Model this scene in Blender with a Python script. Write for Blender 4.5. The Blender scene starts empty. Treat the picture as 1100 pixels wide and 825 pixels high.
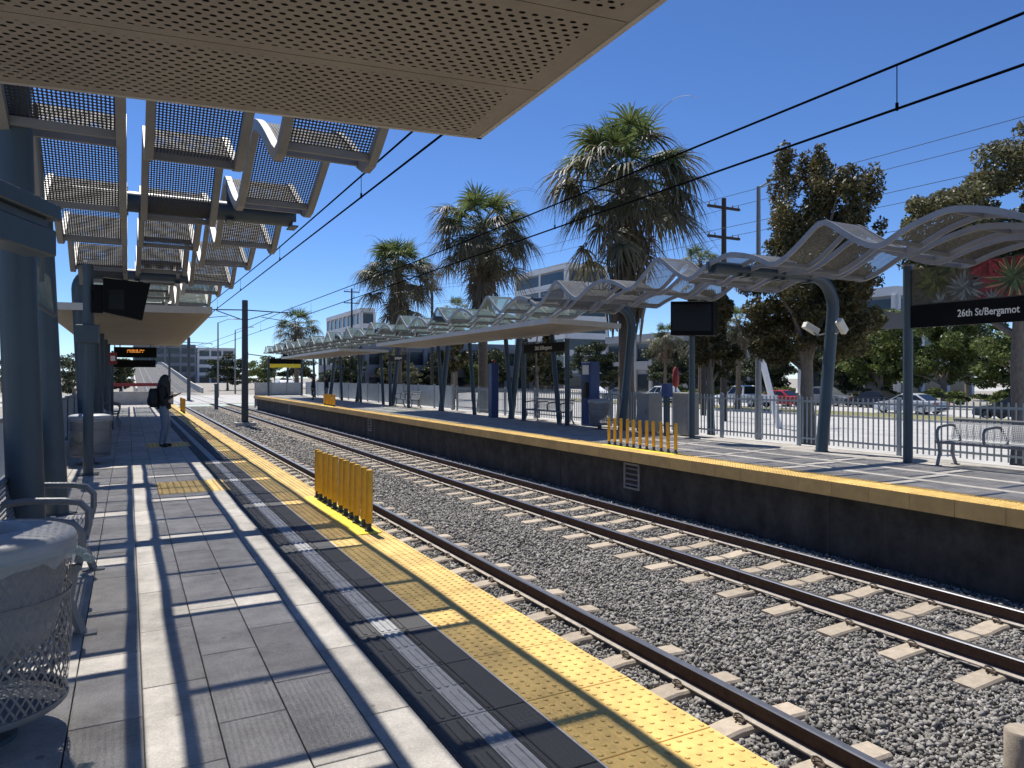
import bpy, bmesh, math, random
import numpy as np
from mathutils import Vector, Matrix

rnd = random.Random(7)
nrs = np.random.RandomState(11)
PI = math.pi
scn = bpy.context.scene
col = scn.collection

# ------------------------------------------------------------------ camera, world, sun, exposure
YAW = math.atan(412 / 775.0)
cam_d = bpy.data.cameras.new('camera')
cam = bpy.data.objects.new('camera', cam_d)
col.objects.link(cam)
cam.location = (0, 0, 1.57)
cam.rotation_euler = (PI / 2, 0, -YAW)
cam_d.sensor_width = 36
cam_d.lens = 775 / 1100 * 36
cam_d.shift_y = -7.5 / 1100
cam_d.clip_start = 0.05
cam_d.clip_end = 4000
scn.camera = cam

SUN_DIR = Vector((-0.02, 0.57, 1.0)).normalized()      # towards the sun
SUN_EL = math.asin(SUN_DIR.z)
SUN_AZ = math.atan2(SUN_DIR.x, SUN_DIR.y)
w = bpy.data.worlds.new('World')
scn.world = w
w.use_nodes = True
wn = w.node_tree
for n in list(wn.nodes):
    wn.nodes.remove(n)
sky = wn.nodes.new('ShaderNodeTexSky')
sky.sky_type = 'NISHITA'
sky.sun_disc = False
sky.sun_elevation = SUN_EL
sky.sun_rotation = SUN_AZ
sky.air_density = 0.7
sky.dust_density = 0.0
sky.ozone_density = 8.0
bg = wn.nodes.new('ShaderNodeBackground')
bg.inputs['Strength'].default_value = 0.12
wo = wn.nodes.new('ShaderNodeOutputWorld')
hs = wn.nodes.new('ShaderNodeHueSaturation')
hs.inputs['Saturation'].default_value = 1.08
hs.inputs['Hue'].default_value = 0.505
hs.inputs['Value'].default_value = 1.0
wn.links.new(sky.outputs[0], hs.inputs['Color'])
wn.links.new(hs.outputs[0], bg.inputs[0])
wn.links.new(bg.outputs[0], wo.inputs[0])

sun_d = bpy.data.lights.new('sun', 'SUN')
sun_d.energy = 5.0
sun_d.angle = math.radians(0.5)
sun_d.color = (1.0, 0.955, 0.88)
sun = bpy.data.objects.new('sun', sun_d)
col.objects.link(sun)
sun.location = (0, 20, 60)
sun.rotation_euler = SUN_DIR.to_track_quat('Z', 'Y').to_euler()

scn.view_settings.view_transform = 'Standard'
scn.view_settings.look = 'None'
scn.view_settings.exposure = 0.28
scn.view_settings.gamma = 1.0
scn.cycles.transparent_max_bounces = 24
scn.cycles.max_bounces = 8
scn.cycles.use_denoising = True


# ------------------------------------------------------------------ materials
def mat(name, c, rough=0.7, metal=0.0, var=0.15, scale=6.0, bump=0.0, bscale=60.0, rand=0.0,
        c2=None, island=0.0, stretch=None, spec=0.5, wear_shade=0.0, spots=0.0):
    m = bpy.data.materials.new(name)
    m.use_nodes = True
    nt = m.node_tree
    N, L = nt.nodes, nt.links
    p = N['Principled BSDF']
    p.inputs['Roughness'].default_value = rough
    p.inputs['Metallic'].default_value = metal
    p.inputs['Specular IOR Level'].default_value = spec
    geo = N.new('ShaderNodeNewGeometry')
    vec = geo.outputs['Position']
    if stretch:
        mp = N.new('ShaderNodeMapping')
        mp.inputs['Scale'].default_value = stretch
        L.new(vec, mp.inputs['Vector'])
        vec = mp.outputs[0]
    no = N.new('ShaderNodeTexNoise')
    no.inputs['Scale'].default_value = scale
    no.inputs['Detail'].default_value = 6
    no.inputs['Roughness'].default_value = 0.65
    L.new(vec, no.inputs['Vector'])
    mix = N.new('ShaderNodeMix')
    mix.data_type = 'RGBA'
    if c2 is None:
        a = [max(0, x * (1 - var)) for x in c]
        b = [min(1, x * (1 + var)) for x in c]
    else:
        a, b = c, c2
    mix.inputs['A'].default_value = (*a, 1)
    mix.inputs['B'].default_value = (*b, 1)
    mr = N.new('ShaderNodeMapRange')
    mr.inputs['From Min'].default_value = 0.3
    mr.inputs['From Max'].default_value = 0.7
    L.new(no.outputs['Fac'], mr.inputs['Value'])
    L.new(mr.outputs[0], mix.inputs['Factor'])
    out = mix.outputs['Result']

    def scaled(out, src, amt):
        ma = N.new('ShaderNodeMapRange')
        ma.inputs['To Min'].default_value = 1 - amt
        ma.inputs['To Max'].default_value = 1 + amt
        L.new(src, ma.inputs['Value'])
        vm = N.new('ShaderNodeVectorMath')
        vm.operation = 'SCALE'
        L.new(out, vm.inputs[0])
        L.new(ma.outputs[0], vm.inputs['Scale'])
        return vm.outputs[0]
    if rand:
        oi = N.new('ShaderNodeObjectInfo')
        out = scaled(out, oi.outputs['Random'], rand)
    if island:
        out = scaled(out, geo.outputs['Random Per Island'], island)
    if wear_shade:  # blotchy wear; on the paving it also paints in mottled canopy shade
        n2 = N.new('ShaderNodeTexNoise')
        n2.inputs['Scale'].default_value = 2.3
        n2.inputs['Detail'].default_value = 8
        n2.inputs['Roughness'].default_value = 0.75
        L.new(geo.outputs['Position'], n2.inputs['Vector'])
        m3 = N.new('ShaderNodeMapRange')
        m3.inputs['From Min'].default_value = 0.35
        m3.inputs['From Max'].default_value = 0.68
        L.new(n2.outputs['Fac'], m3.inputs['Value'])
        out = scaled(out, m3.outputs[0], wear_shade)
    if spots:
        vo = N.new('ShaderNodeTexVoronoi')
        vo.inputs['Scale'].default_value = 4.2
        L.new(geo.outputs['Position'], vo.inputs['Vector'])
        n4 = N.new('ShaderNodeTexNoise')
        n4.inputs['Scale'].default_value = 2.2
        n4.inputs['Detail'].default_value = 9
        n4.inputs['Roughness'].default_value = 0.8
        L.new(geo.outputs['Position'], n4.inputs['Vector'])
        ad = N.new('ShaderNodeMath')
        ad.operation = 'MULTIPLY_ADD'
        L.new(n4.outputs['Fac'], ad.inputs[0])
        ad.inputs[1].default_value = 0.22
        L.new(vo.outputs['Distance'], ad.inputs[2])
        m5 = N.new('ShaderNodeMapRange')
        m5.inputs['From Min'].default_value = 0.155
        m5.inputs['From Max'].default_value = 0.20
        m5.inputs['To Min'].default_value = 1 - spots
        m5.inputs['To Max'].default_value = 1.0
        L.new(ad.outputs[0], m5.inputs['Value'])
        vm = N.new('ShaderNodeVectorMath')
        vm.operation = 'SCALE'
        L.new(out, vm.inputs[0])
        L.new(m5.outputs[0], vm.inputs['Scale'])
        out = vm.outputs[0]
    L.new(out, p.inputs['Base Color'])
    if bump:
        n3 = N.new('ShaderNodeTexNoise')
        n3.inputs['Scale'].default_value = bscale
        n3.inputs['Detail'].default_value = 4
        L.new(geo.outputs['Position'], n3.inputs['Vector'])
        bp = N.new('ShaderNodeBump')
        bp.inputs['Strength'].default_value = bump
        bp.inputs['Distance'].default_value = 0.01
        L.new(n3.outputs['Fac'], bp.inputs['Height'])
        L.new(bp.outputs[0], p.inputs['Normal'])
    m['p'] = 1
    return m


def perforated(name, c, pitch, rad, rough=0.5, metal=0.0, margin=None, diamond=False, stagger=False):
    """sheet with holes laid out in the UV map (metres): holes are really open"""
    m = mat(name, c, rough, metal, var=0.12, scale=3)
    nt = m.node_tree
    N, L = nt.nodes, nt.links
    p = N['Principled BSDF']
    uv = N.new('ShaderNodeUVMap')
    sp = N.new('ShaderNodeSeparateXYZ')
    L.new(uv.outputs[0], sp.inputs[0])

    def math_(op, a, b=None):
        n = N.new('ShaderNodeMath')
        n.operation = op
        for i, x in enumerate((a, b)):
            if x is None:
                continue
            if isinstance(x, (int, float)):
                n.inputs[i].default_value = x
            else:
                L.new(x, n.inputs[i])
        return n.outputs[0]
    U = math_('DIVIDE', sp.outputs[0], pitch[0])
    V = math_('DIVIDE', sp.outputs[1], pitch[1])
    if stagger:
        row = math_('FLOOR', V)
        half = math_('MULTIPLY', math_('MODULO', row, 2.0), 0.5)
        U = math_('ADD', U, half)
    fu = math_('SUBTRACT', math_('FRACT', U), 0.5)
    fv = math_('SUBTRACT', math_('FRACT', V), 0.5)
    if diamond:
        d = math_('ADD', math_('ABSOLUTE', fu), math_('ABSOLUTE', fv))
        # expanded mesh: diamonds on a staggered grid = |x|+|y| bands
        hole = math_('GREATER_THAN', math_('ABSOLUTE', math_('SUBTRACT', d, 0.5)), rad)
    else:
        d = math_('SQRT', math_('ADD', math_('MULTIPLY', fu, fu), math_('MULTIPLY', fv, fv)))
        hole = math_('LESS_THAN', d, rad)
    if margin:
        # margin = (period_v, solid fraction): plain strips at the panel seams
        fv2 = math_('FRACT', math_('DIVIDE', sp.outputs[1], margin[0]))
        ins = math_('MULTIPLY', math_('GREATER_THAN', fv2, margin[1]), math_('LESS_THAN', fv2, 1 - margin[1]))
        fu2 = math_('FRACT', math_('DIVIDE', sp.outputs[0], margin[2]))
        ins2 = math_('GREATER_THAN', fu2, margin[3])
        hole = math_('MULTIPLY', hole, math_('MULTIPLY', ins, ins2))
    tr = N.new('ShaderNodeBsdfTransparent')
    mx = N.new('ShaderNodeMixShader')
    L.new(hole, mx.inputs[0])
    L.new(p.outputs[0], mx.inputs[1])
    L.new(tr.outputs[0], mx.inputs[2])
    L.new(mx.outputs[0], N['Material Output'].inputs['Surface'])
    return m


def glassy(name, tint, clear=0.55, rough=0.05):
    m = mat(name, tint, rough, 0, var=0.08, scale=2)
    nt = m.node_tree
    N, L = nt.nodes, nt.links
    tr = N.new('ShaderNodeBsdfTransparent')
    tr.inputs[0].default_value = (0.86, 0.95, 0.92, 1)
    mx = N.new('ShaderNodeMixShader')
    mx.inputs[0].default_value = clear
    L.new(N['Principled BSDF'].outputs[0], mx.inputs[1])
    L.new(tr.outputs[0], mx.inputs[2])
    L.new(mx.outputs[0], N['Material Output'].inputs['Surface'])
    return m


def leafmat(name, c, c2, trans=0.35):
    m = mat(name, c, 0.55, 0, c2=c2, scale=1.2, island=0.45)
    nt = m.node_tree
    N, L = nt.nodes, nt.links
    p = N['Principled BSDF']
    td = N.new('ShaderNodeBsdfTranslucent')
    src = p.inputs['Base Color'].links[0].from_socket
    L.new(src, td.inputs[0])
    mx = N.new('ShaderNodeMixShader')
    mx.inputs[0].default_value = trans
    L.new(p.outputs[0], mx.inputs[1])
    L.new(td.outputs[0], mx.inputs[2])
    L.new(mx.outputs[0], N['Material Output'].inputs['Surface'])
    return m


def emit(name, c, s):
    m = bpy.data.materials.new(name)
    m.use_nodes = True
    p = m.node_tree.nodes['Principled BSDF']
    p.inputs['Base Color'].default_value = (*c, 1)
    p.inputs['Emission Color'].default_value = (*c, 1)
    p.inputs['Emission Strength'].default_value = s
    return m


M = dict(
    paver=mat('paver_concrete', (0.40, 0.372, 0.332), 0.85, var=0.2, scale=85, bump=0.35, bscale=260, rand=0.13, wear_shade=0.30, spots=0.45),  # large blotches: worn concrete plus the canopy's mottled shade put into the colour
    bed=mat('mortar_bed', (0.07, 0.066, 0.06), 0.95, var=0.3),
    yellow=mat('yellow_tactile', (0.70, 0.46, 0.135), 0.7, var=0.16, scale=9, rand=0.10, wear_shade=0.22, spots=0.4),
    yellow_face=mat('yellow_edge_face', (0.56, 0.36, 0.13), 0.7, var=0.14, scale=3, rand=0.06, wear_shade=0.1),
    dark_tile=mat('charcoal_tile', (0.06, 0.06, 0.062), 0.8, var=0.2, scale=120, bump=0.5, bscale=260, rand=0.12),
    bar_light=mat('pale_guide_tile', (0.30, 0.30, 0.30), 0.6, var=0.15, scale=20, rand=0.08, bump=0.2, bscale=200),
    edge_trim=mat('aluminium_trim', (0.6, 0.58, 0.55), 0.45, 0.6, var=0.1),
    wall=mat('platform_wall', (0.06, 0.055, 0.05), 0.9, var=0.35, scale=2.2, bump=0.3, bscale=25, wear_shade=0.45, stretch=(1, 1, 0.25)),
    conc=mat('pale_concrete', (0.50, 0.48, 0.44), 0.9, var=0.12, scale=2, bump=0.2, bscale=40, wear_shade=0.12),
    tie=mat('sleeper_concrete', (0.43, 0.36, 0.275), 0.9, var=0.18, scale=14, bump=0.35, bscale=120, rand=0.14),
    rail=mat('rusty_rail', (0.075, 0.038, 0.022), 0.8, var=0.35, scale=9, bump=0.2, bscale=80),
    railhead=mat('polished_rail', (0.42, 0.42, 0.43), 0.32, 0.9, var=0.12, scale=8),
    railfoot=mat('dusty_rail_foot', (0.42, 0.37, 0.31), 0.9, var=0.25, scale=12),
    clip=mat('steel_clip', (0.10, 0.075, 0.055), 0.6, 0.3, var=0.4, scale=40),
    stone=mat('ballast_stone', (0.255, 0.24, 0.218), 0.9, var=0.35, scale=30, island=0.5, bump=0.3, bscale=90),
    bedrock=mat('ballast_far', (0.13, 0.124, 0.115), 0.95, c2=(0.31, 0.285, 0.26), scale=17, bump=1.0, bscale=18),
    steel=mat('blue_grey_paint', (0.042, 0.066, 0.086), 0.42, 0.0, var=0.10, scale=2.5, wear_shade=0.06),
    tube=mat('slate_tube_paint', (0.065, 0.09, 0.11), 0.45, 0.0, var=0.10, scale=2.5),
    rib=mat('grey_rib_paint', (0.20, 0.197, 0.19), 0.5, 0.1, var=0.10, scale=3, wear_shade=0.08),
    rib_far=mat('silver_rib_paint', (0.27, 0.275, 0.28), 0.45, 0.1, var=0.10, scale=3, wear_shade=0.08),
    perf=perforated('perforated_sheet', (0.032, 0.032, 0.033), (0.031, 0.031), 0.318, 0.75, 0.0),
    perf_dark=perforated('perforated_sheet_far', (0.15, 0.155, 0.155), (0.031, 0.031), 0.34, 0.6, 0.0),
    glass=glassy('green_glass', (0.25, 0.32, 0.295), 0.52, 0.08),
    clear=glassy('clear_glass', (0.25, 0.32, 0.31), 0.72, 0.03),
    soffit=perforated('perforated_soffit', (0.29, 0.255, 0.205), (0.050, 0.036), 0.25, 0.6, 0.0, margin=(0.74, 0.075, 3.6, 0.035), stagger=True),
    roof=mat('roof_metal', (0.50, 0.47, 0.42), 0.5, 0.2, var=0.08),
    cavity=mat('roof_cavity', (0.05, 0.048, 0.045), 0.9),
    black=mat('black_plastic', (0.004, 0.004, 0.0045), 0.6, var=0.2, spec=0.15),
    screen=mat('dark_screen', (0.004, 0.004, 0.005), 0.25, var=0.2, spec=0.25),
    mesh=perforated('expanded_mesh', (0.22, 0.22, 0.222), (0.040, 0.066), 0.14, 0.5, 0.4, diamond=True),
    benchperf=perforated('perforated_seat', (0.24, 0.25, 0.26), (0.030, 0.030), 0.30, 0.45, 0.2),
    galv=mat('silver_paint', (0.20, 0.205, 0.21), 0.45, 0.2, var=0.1, scale=5),
    liner=mat('bin_liner', (0.43, 0.435, 0.44), 0.4, var=0.15, scale=7, bump=0.6, bscale=25),
    bag_film=glassy('bag_film', (0.6, 0.61, 0.62), 0.6, 0.4),
    lid=mat('bin_lid', (0.36, 0.365, 0.365), 0.5, 0.1, var=0.12),
    bollard=mat('yellow_plastic', (0.76, 0.40, 0.018), 0.45, var=0.08, scale=12, rand=0.05),
    plate=mat('yellow_plate', (0.86, 0.66, 0.03), 0.5, var=0.06, scale=10),
    picket=mat('fence_paint', (0.30, 0.345, 0.365), 0.5, 0.1, var=0.1, scale=6),
    panel=mat('screen_panel', (0.42, 0.47, 0.50), 0.6, 0.0, var=0.1, scale=3, wear_shade=0.08),
    cabinet=mat('cabinet_paint', (0.30, 0.29, 0.265), 0.6, var=0.1),
    blue=mat('deep_blue_panel', (0.02, 0.05, 0.17), 0.4, var=0.1),
    white=mat('white_paint', (0.78, 0.78, 0.77), 0.5, var=0.05),
    cream=mat('cream_plastic', (0.72, 0.69, 0.60), 0.5, var=0.06),
    pole=mat('dark_pole', (0.055, 0.065, 0.075), 0.6, 0.2, var=0.15),
    woodpole=mat('tarred_wood', (0.035, 0.03, 0.027), 0.9, var=0.3, stretch=(20, 20, 1.0)),
    wire=mat('wire', (0.006, 0.006, 0.007), 1.0, spec=0.0),
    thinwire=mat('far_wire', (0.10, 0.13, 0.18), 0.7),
    asphalt=mat('asphalt', (0.11, 0.108, 0.105), 0.9, var=0.2, scale=0.8, bump=0.2, bscale=50, wear_shade=0.15),
    street=mat('concrete_street', (0.46, 0.445, 0.415), 0.9, var=0.1, scale=0.7, bump=0.2, bscale=40, wear_shade=0.14),
    ground=mat('dusty_ground', (0.30, 0.275, 0.235), 0.95, var=0.2, scale=0.3, bump=0.3, bscale=10),
    dirt=mat('mulch', (0.16, 0.125, 0.085), 0.95, var=0.3, scale=4, bump=0.6, bscale=20),
    grass=mat('dry_grass', (0.17, 0.17, 0.05), 0.95, c2=(0.26, 0.23, 0.10), scale=2),
    line=mat('road_paint', (0.75, 0.73, 0.66), 0.7, var=0.1),
    yline=mat('yellow_road_paint', (0.70, 0.50, 0.10), 0.7, var=0.1),
    bldg=mat('white_stucco', (0.66, 0.66, 0.65), 0.85, var=0.05, scale=0.3),
    bldg3=mat('pale_grey_wall', (0.36, 0.36, 0.35), 0.85, var=0.06, scale=0.3),
    bldg2=mat('grey_building', (0.24, 0.25, 0.27), 0.85, var=0.1, scale=0.3),
    win=mat('window_glass', (0.03, 0.04, 0.05), 0.12, var=0.3, scale=0.4),
    bark=mat('pale_bark', (0.22, 0.185, 0.145), 0.95, var=0.35, scale=9, bump=1.0, bscale=28, stretch=(3, 3, 0.8)),
    palmbark=mat('palm_bark', (0.15, 0.115, 0.08), 0.95, var=0.35, scale=14, bump=1.0, bscale=30),
    leaf_brown=leafmat('bronze_leaf', (0.06, 0.068, 0.024), (0.17, 0.13, 0.05), 0.25),
    leaf_olive=leafmat('olive_leaf', (0.095, 0.105, 0.045), (0.21, 0.19, 0.095), 0.3),
    leaf_green=leafmat('green_leaf', (0.065, 0.105, 0.026), (0.18, 0.21, 0.06), 0.35),
    leaf_dark=leafmat('dark_leaf', (0.028, 0.042, 0.018), (0.06, 0.075, 0.028), 0.25),
    frond=leafmat('palm_frond', (0.06, 0.095, 0.026), (0.15, 0.18, 0.06), 0.4),
    frond_old=leafmat('old_palm_frond', (0.06, 0.062, 0.028), (0.18, 0.155, 0.095), 0.3),
    frond_dead=leafmat('dead_palm_frond', (0.085, 0.06, 0.036), (0.20, 0.155, 0.10), 0.2),
    skin=mat('skin', (0.42, 0.25, 0.17), 0.55, var=0.06),
    hair=mat('dark_hair', (0.012, 0.009, 0.007), 0.5, var=0.4, scale=60),
    jacket=mat('black_jacket', (0.018, 0.016, 0.017), 0.8, var=0.3, scale=30),
    jeans=mat('washed_jeans', (0.21, 0.245, 0.30), 0.85, var=0.15, scale=20),
    bag=mat('black_backpack', (0.013, 0.012, 0.013), 0.6, var=0.3, scale=20),
    tyre=mat('tyre', (0.02, 0.02, 0.02), 0.85),
    rim=mat('alloy_rim', (0.5, 0.5, 0.52), 0.3, 0.8),
    carglass=mat('car_glass', (0.015, 0.018, 0.02), 0.06, var=0.1),
    car_white=mat('white_car_paint', (0.80, 0.80, 0.79), 0.25, var=0.03),
    car_silver=mat('silver_car_paint', (0.62, 0.63, 0.64), 0.25, 0.25, var=0.03),
    car_black=mat('black_car_paint', (0.02, 0.02, 0.023), 0.2, var=0.1),
    car_red=mat('red_car_paint', (0.42, 0.03, 0.03), 0.25, var=0.05),
    car_grey=mat('grey_car_paint', (0.16, 0.17, 0.18), 0.25, 0.2, var=0.05),
    lampred=mat('tail_lamp', (0.35, 0.01, 0.01), 0.2),
    lampwhite=mat('head_lamp', (0.8, 0.8, 0.8), 0.1),
    amber=emit('amber_led', (1.0, 0.35, 0.06), 0.6),
    red=mat('red_sign', (0.28, 0.03, 0.03), 0.6),
    text=mat('white_lettering', (0.8, 0.8, 0.78), 0.6, var=0.03),
    bottle=glassy('clear_plastic', (0.6, 0.65, 0.68), 0.5, 0.08),
    phone=mat('phone_case', (0.02, 0.02, 0.022), 0.3),
    p_bg=mat('poster_ground', (0.035, 0.042, 0.03), 0.5, c2=(0.15, 0.13, 0.10), scale=9),
    p_red=mat('poster_red', (0.22, 0.035, 0.045), 0.5, var=0.5, scale=25, island=0.55),
    p_aloe=mat('poster_aloe', (0.07, 0.11, 0.05), 0.5, var=0.4, scale=25, island=0.55),
    p_edge=mat('poster_aloe_edge', (0.50, 0.28, 0.17), 0.5, var=0.2, scale=25, island=0.55),
    p_grey=mat('poster_agave', (0.15, 0.175, 0.18), 0.5, var=0.35, scale=25, island=0.55),
    p_lime=mat('poster_lime', (0.085, 0.10, 0.035), 0.5, var=0.4, scale=25, island=0.55),
)


# ------------------------------------------------------------------ mesh builder
class MB:
    def __init__(s):
        s.v, s.f, s.mi, s.uv = [], [], [], {}

    def add(s, vs, fs, mi=0, uvs=None):
        b = len(s.v)
        s.v += [tuple(v) for v in vs]
        for k, f in enumerate(fs):
            if uvs is not None:
                s.uv[len(s.f)] = [uvs[i] for i in f]
            s.f.append([b + i for i in f])
            s.mi.append(mi)
        return s

    def box(s, x0, x1, y0, y1, z0, z1, mi=0, ch=0.0):
        if ch <= 0:
            vs = [(x, y, z) for z in (z0, z1) for x, y in ((x0, y0), (x1, y0), (x1, y1), (x0, y1))]
            fs = [(3, 2, 1, 0), (4, 5, 6, 7), (0, 1, 5, 4), (1, 2, 6, 5), (2, 3, 7, 6), (3, 0, 4, 7)]
        else:   # chamfer round the top edge
            c = ch
            vs = [(x, y, z0) for x, y in ((x0, y0), (x1, y0), (x1, y1), (x0, y1))]
            vs += [(x, y, z1 - c) for x, y in ((x0, y0), (x1, y0), (x1, y1), (x0, y1))]
            vs += [(x, y, z1) for x, y in ((x0 + c, y0 + c), (x1 - c, y0 + c), (x1 - c, y1 - c), (x0 + c, y1 - c))]
            fs = [(3, 2, 1, 0), (8, 9, 10, 11)]
            for i in range(4):
                j = (i + 1) % 4
                fs += [(i, j, 4 + j, 4 + i), (4 + i, 4 + j, 8 + j, 8 + i)]
        return s.add(vs, fs, mi)

    def obox(s, c, ax, ay, az, mi=0):
        """box by centre and three half-axis vectors"""
        c, ax, ay, az = map(Vector, (c, ax, ay, az))
        vs = [c + ax * i + ay * j + az * k for k in (-1, 1) for i, j in ((-1, -1), (1, -1), (1, 1), (-1, 1))]
        fs = [(3, 2, 1, 0), (4, 5, 6, 7), (0, 1, 5, 4), (1, 2, 6, 5), (2, 3, 7, 6), (3, 0, 4, 7)]
        return s.add(vs, fs, mi)

    def path(s, pts, r, n=10, mi=0, cap=True):
        pts = [Vector(p) for p in pts]
        k = len(pts)
        rs = r if isinstance(r, (list, tuple)) else [r] * k
        up = Vector((0, 0, 1))
        d0 = (pts[1] - pts[0]).normalized()
        a = d0.cross(up)
        if a.length < 1e-3:
            a = d0.cross(Vector((0, 1, 0)))
        a.normalize()
        vs, fs = [], []
        for i, p in enumerate(pts):
            d = (pts[min(i + 1, k - 1)] - pts[max(i - 1, 0)]).normalized()
            a = (a - d * a.dot(d)).normalized()
            b = d.cross(a)
            for j in range(n):
                t = 2 * PI * j / n
                vs.append(p + (a * math.cos(t) + b * math.sin(t)) * rs[i])
        for i in range(k - 1):
            for j in range(n):
                q = (j + 1) % n
                fs.append((i * n + j, i * n + q, (i + 1) * n + q, (i + 1) * n + j))
        if cap:
            fs.append(tuple(range(n - 1, -1, -1)))
            fs.append(tuple((k - 1) * n + j for j in range(n)))
        return s.add(vs, fs, mi)

    def bar(s, pts, wx, h, mi=0):
        """flat bar with its path in a Y-Z plane: width wx along X, depth h square to the path"""
        vs, fs = [], []
        k = len(pts)
        for i, p in enumerate(pts):
            p = Vector(p)
            d = (Vector(pts[min(i + 1, k - 1)]) - Vector(pts[max(i - 1, 0)])).normalized()
            nrm = Vector((0, -d.z, d.y))
            for sx, sz in ((-1, -1), (1, -1), (1, 1), (-1, 1)):
                vs.append(p + Vector((sx * wx / 2, 0, 0)) + nrm * (sz * h / 2))
        for i in range(k - 1):
            for j in range(4):
                q = (j + 1) % 4
                fs.append((i * 4 + j, (i + 1) * 4 + j, (i + 1) * 4 + q, i * 4 + q))
        fs += [(0, 1, 2, 3), ((k - 1) * 4 + 3, (k - 1) * 4 + 2, (k - 1) * 4 + 1, (k - 1) * 4)]
        return s.add(vs, fs, mi)

    def lathe(s, prof, n=24, c=(0, 0), mi=0, uv=False, a0=0.0, a1=2 * PI):
        vs, fs, uvs = [], [], []
        k = len(prof)
        L = 0
        for i, (r, z) in enumerate(prof):
            if i:
                L += math.hypot(r - prof[i - 1][0], z - prof[i - 1][1])
            for j in range(n + 1):
                t = a0 + (a1 - a0) * j / n
                vs.append((c[0] + r * math.cos(t), c[1] + r * math.sin(t), z))
                uvs.append((0.33 * t, L))
        for i in range(k - 1):
            for j in range(n):
                a = i * (n + 1) + j
                fs.append((a, a + 1, a + n + 2, a + n + 1))
        return s.add(vs, fs, mi, uvs if uv else None)

    def prism(s, poly, axis, a, b, mi=0):
        """polygon (2-D) extruded along axis between a and b"""
        n = len(poly)

        def P(q, t):
            return (t, q[0], q[1]) if axis == 0 else ((q[0], t, q[1]) if axis == 1 else (q[0], q[1], t))
        vs = [P(q, a) for q in poly] + [P(q, b) for q in poly]
        fs = [tuple(range(n - 1, -1, -1)), tuple(range(n, 2 * n))]
        for i in range(n):
            j = (i + 1) % n
            fs.append((i, j, n + j, n + i))
        return s.add(vs, fs, mi)

    def sheet(s, rows, uvrows=None, mi=0):
        n = len(rows[0])
        vs = [p for r in rows for p in r]
        fs = []
        for i in range(len(rows) - 1):
            for j in range(n - 1):
                a = i * n + j
                fs.append((a, a + 1, a + n + 1, a + n))
        uvs = [p for r in uvrows for p in r] if uvrows else None
        return s.add(vs, fs, mi, uvs)

    def mesh(s, name, mats, smooth=False, fix=True):
        me = bpy.data.meshes.new(name)
        me.from_pydata(s.v, [], s.f)
        for m in (mats if isinstance(mats, (list, tuple)) else [mats]):
            me.materials.append(m)
        me.polygons.foreach_set('material_index', s.mi)
        if s.uv:
            uvl = me.uv_layers.new(name='UVMap')
            for p in me.polygons:
                q = s.uv.get(p.index)
                if q:
                    for k, li in enumerate(p.loop_indices):
                        uvl.data[li].uv = q[k]
        me.update()
        if fix:
            bm = bmesh.new()
            bm.from_mesh(me)
            bmesh.ops.recalc_face_normals(bm, faces=bm.faces)
            bm.to_mesh(me)
            bm.free()
        if smooth:
            me.polygons.foreach_set('use_smooth', [True] * len(me.polygons))
            try:
                me.set_sharp_from_angle(angle=math.radians(40))
            except Exception:
                pass
        return me

    def build(s, name, mats, parent=None, smooth=False, loc=None, bevel=0.0, fix=True):
        off = Vector((0, 0, 0))
        if parent is not None and parent.get('world_built'):
            off = Vector(parent.location)
            q = parent.parent
            while q is not None:
                off += Vector(q.location)
                q = q.parent
        if off.length:
            s.v = [(a - off.x, b - off.y, c - off.z) for a, b, c in s.v]
        o = bpy.data.objects.new(name, s.mesh(name, mats, smooth, fix))
        col.objects.link(o)
        if parent is not None:
            o.parent = parent
            if parent.get('world_built'):
                o['world_built'] = 1
        if loc is not None:
            o.location = loc
        if bevel:
            b = o.modifiers.new('bevel', 'BEVEL')
            b.width = bevel
            b.segments = 1
            b.limit_method = 'ANGLE'
            b.angle_limit = math.radians(50)
        return o


def tag(o, label=None, cat=None, group=None, kind=None):
    if label:
        o['label'] = label
    if cat:
        o['category'] = cat
    if group:
        o['group'] = group
    if kind:
        o['kind'] = kind
    return o


def thing(name, label, cat, loc=(0, 0, 0), rz=0.0, group=None, world=True):
    o = bpy.data.objects.new(name, None)
    col.objects.link(o)
    o.location = loc
    o.rotation_euler = (0, 0, rz)
    o.empty_display_size = 0.2
    if world:
        o['world_built'] = 1
    return tag(o, label, cat, group)


def struct(name):
    o = bpy.data.objects.new(name, None)
    col.objects.link(o)
    o['world_built'] = 1
    o['kind'] = 'structure'
    return o


def link(name, me, parent=None, loc=(0, 0, 0), rz=0.0):
    o = bpy.data.objects.new(name, me)
    col.objects.link(o)
    o.parent = parent
    o.location = loc
    if rz:
        o.rotation_euler = (0, 0, rz)
    return o


def kids(o):
    return [c for c in bpy.data.objects if c.parent == o]


def dup(o, loc=None, rz=None, label=None, group=None, parent=None):
    ch = list(o.children)
    c = o.copy()
    col.objects.link(c)
    c.parent = parent
    if loc is not None:
        c.location = loc
    if rz is not None:
        c.rotation_euler = (0, 0, rz)
    if label:
        c['label'] = label
    if group:
        c['group'] = group
    for k in ch:
        dup(k, parent=c)
    return c


def text_mesh(body, size, extrude=0.002):
    cu = bpy.data.curves.new('lettering', 'FONT')
    cu.body = body
    cu.size = size
    cu.extrude = extrude
    cu.offset = size * 0.012
    cu.resolution_u = 3
    o = bpy.data.objects.new('lettering', cu)
    col.objects.link(o)
    dg = bpy.context.evaluated_depsgraph_get()
    me = bpy.data.meshes.new_from_object(o.evaluated_get(dg))
    bpy.data.objects.remove(o)
    bpy.data.curves.remove(cu)
    me.materials.clear()
    me.materials.append(M['text'])
    return me


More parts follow.
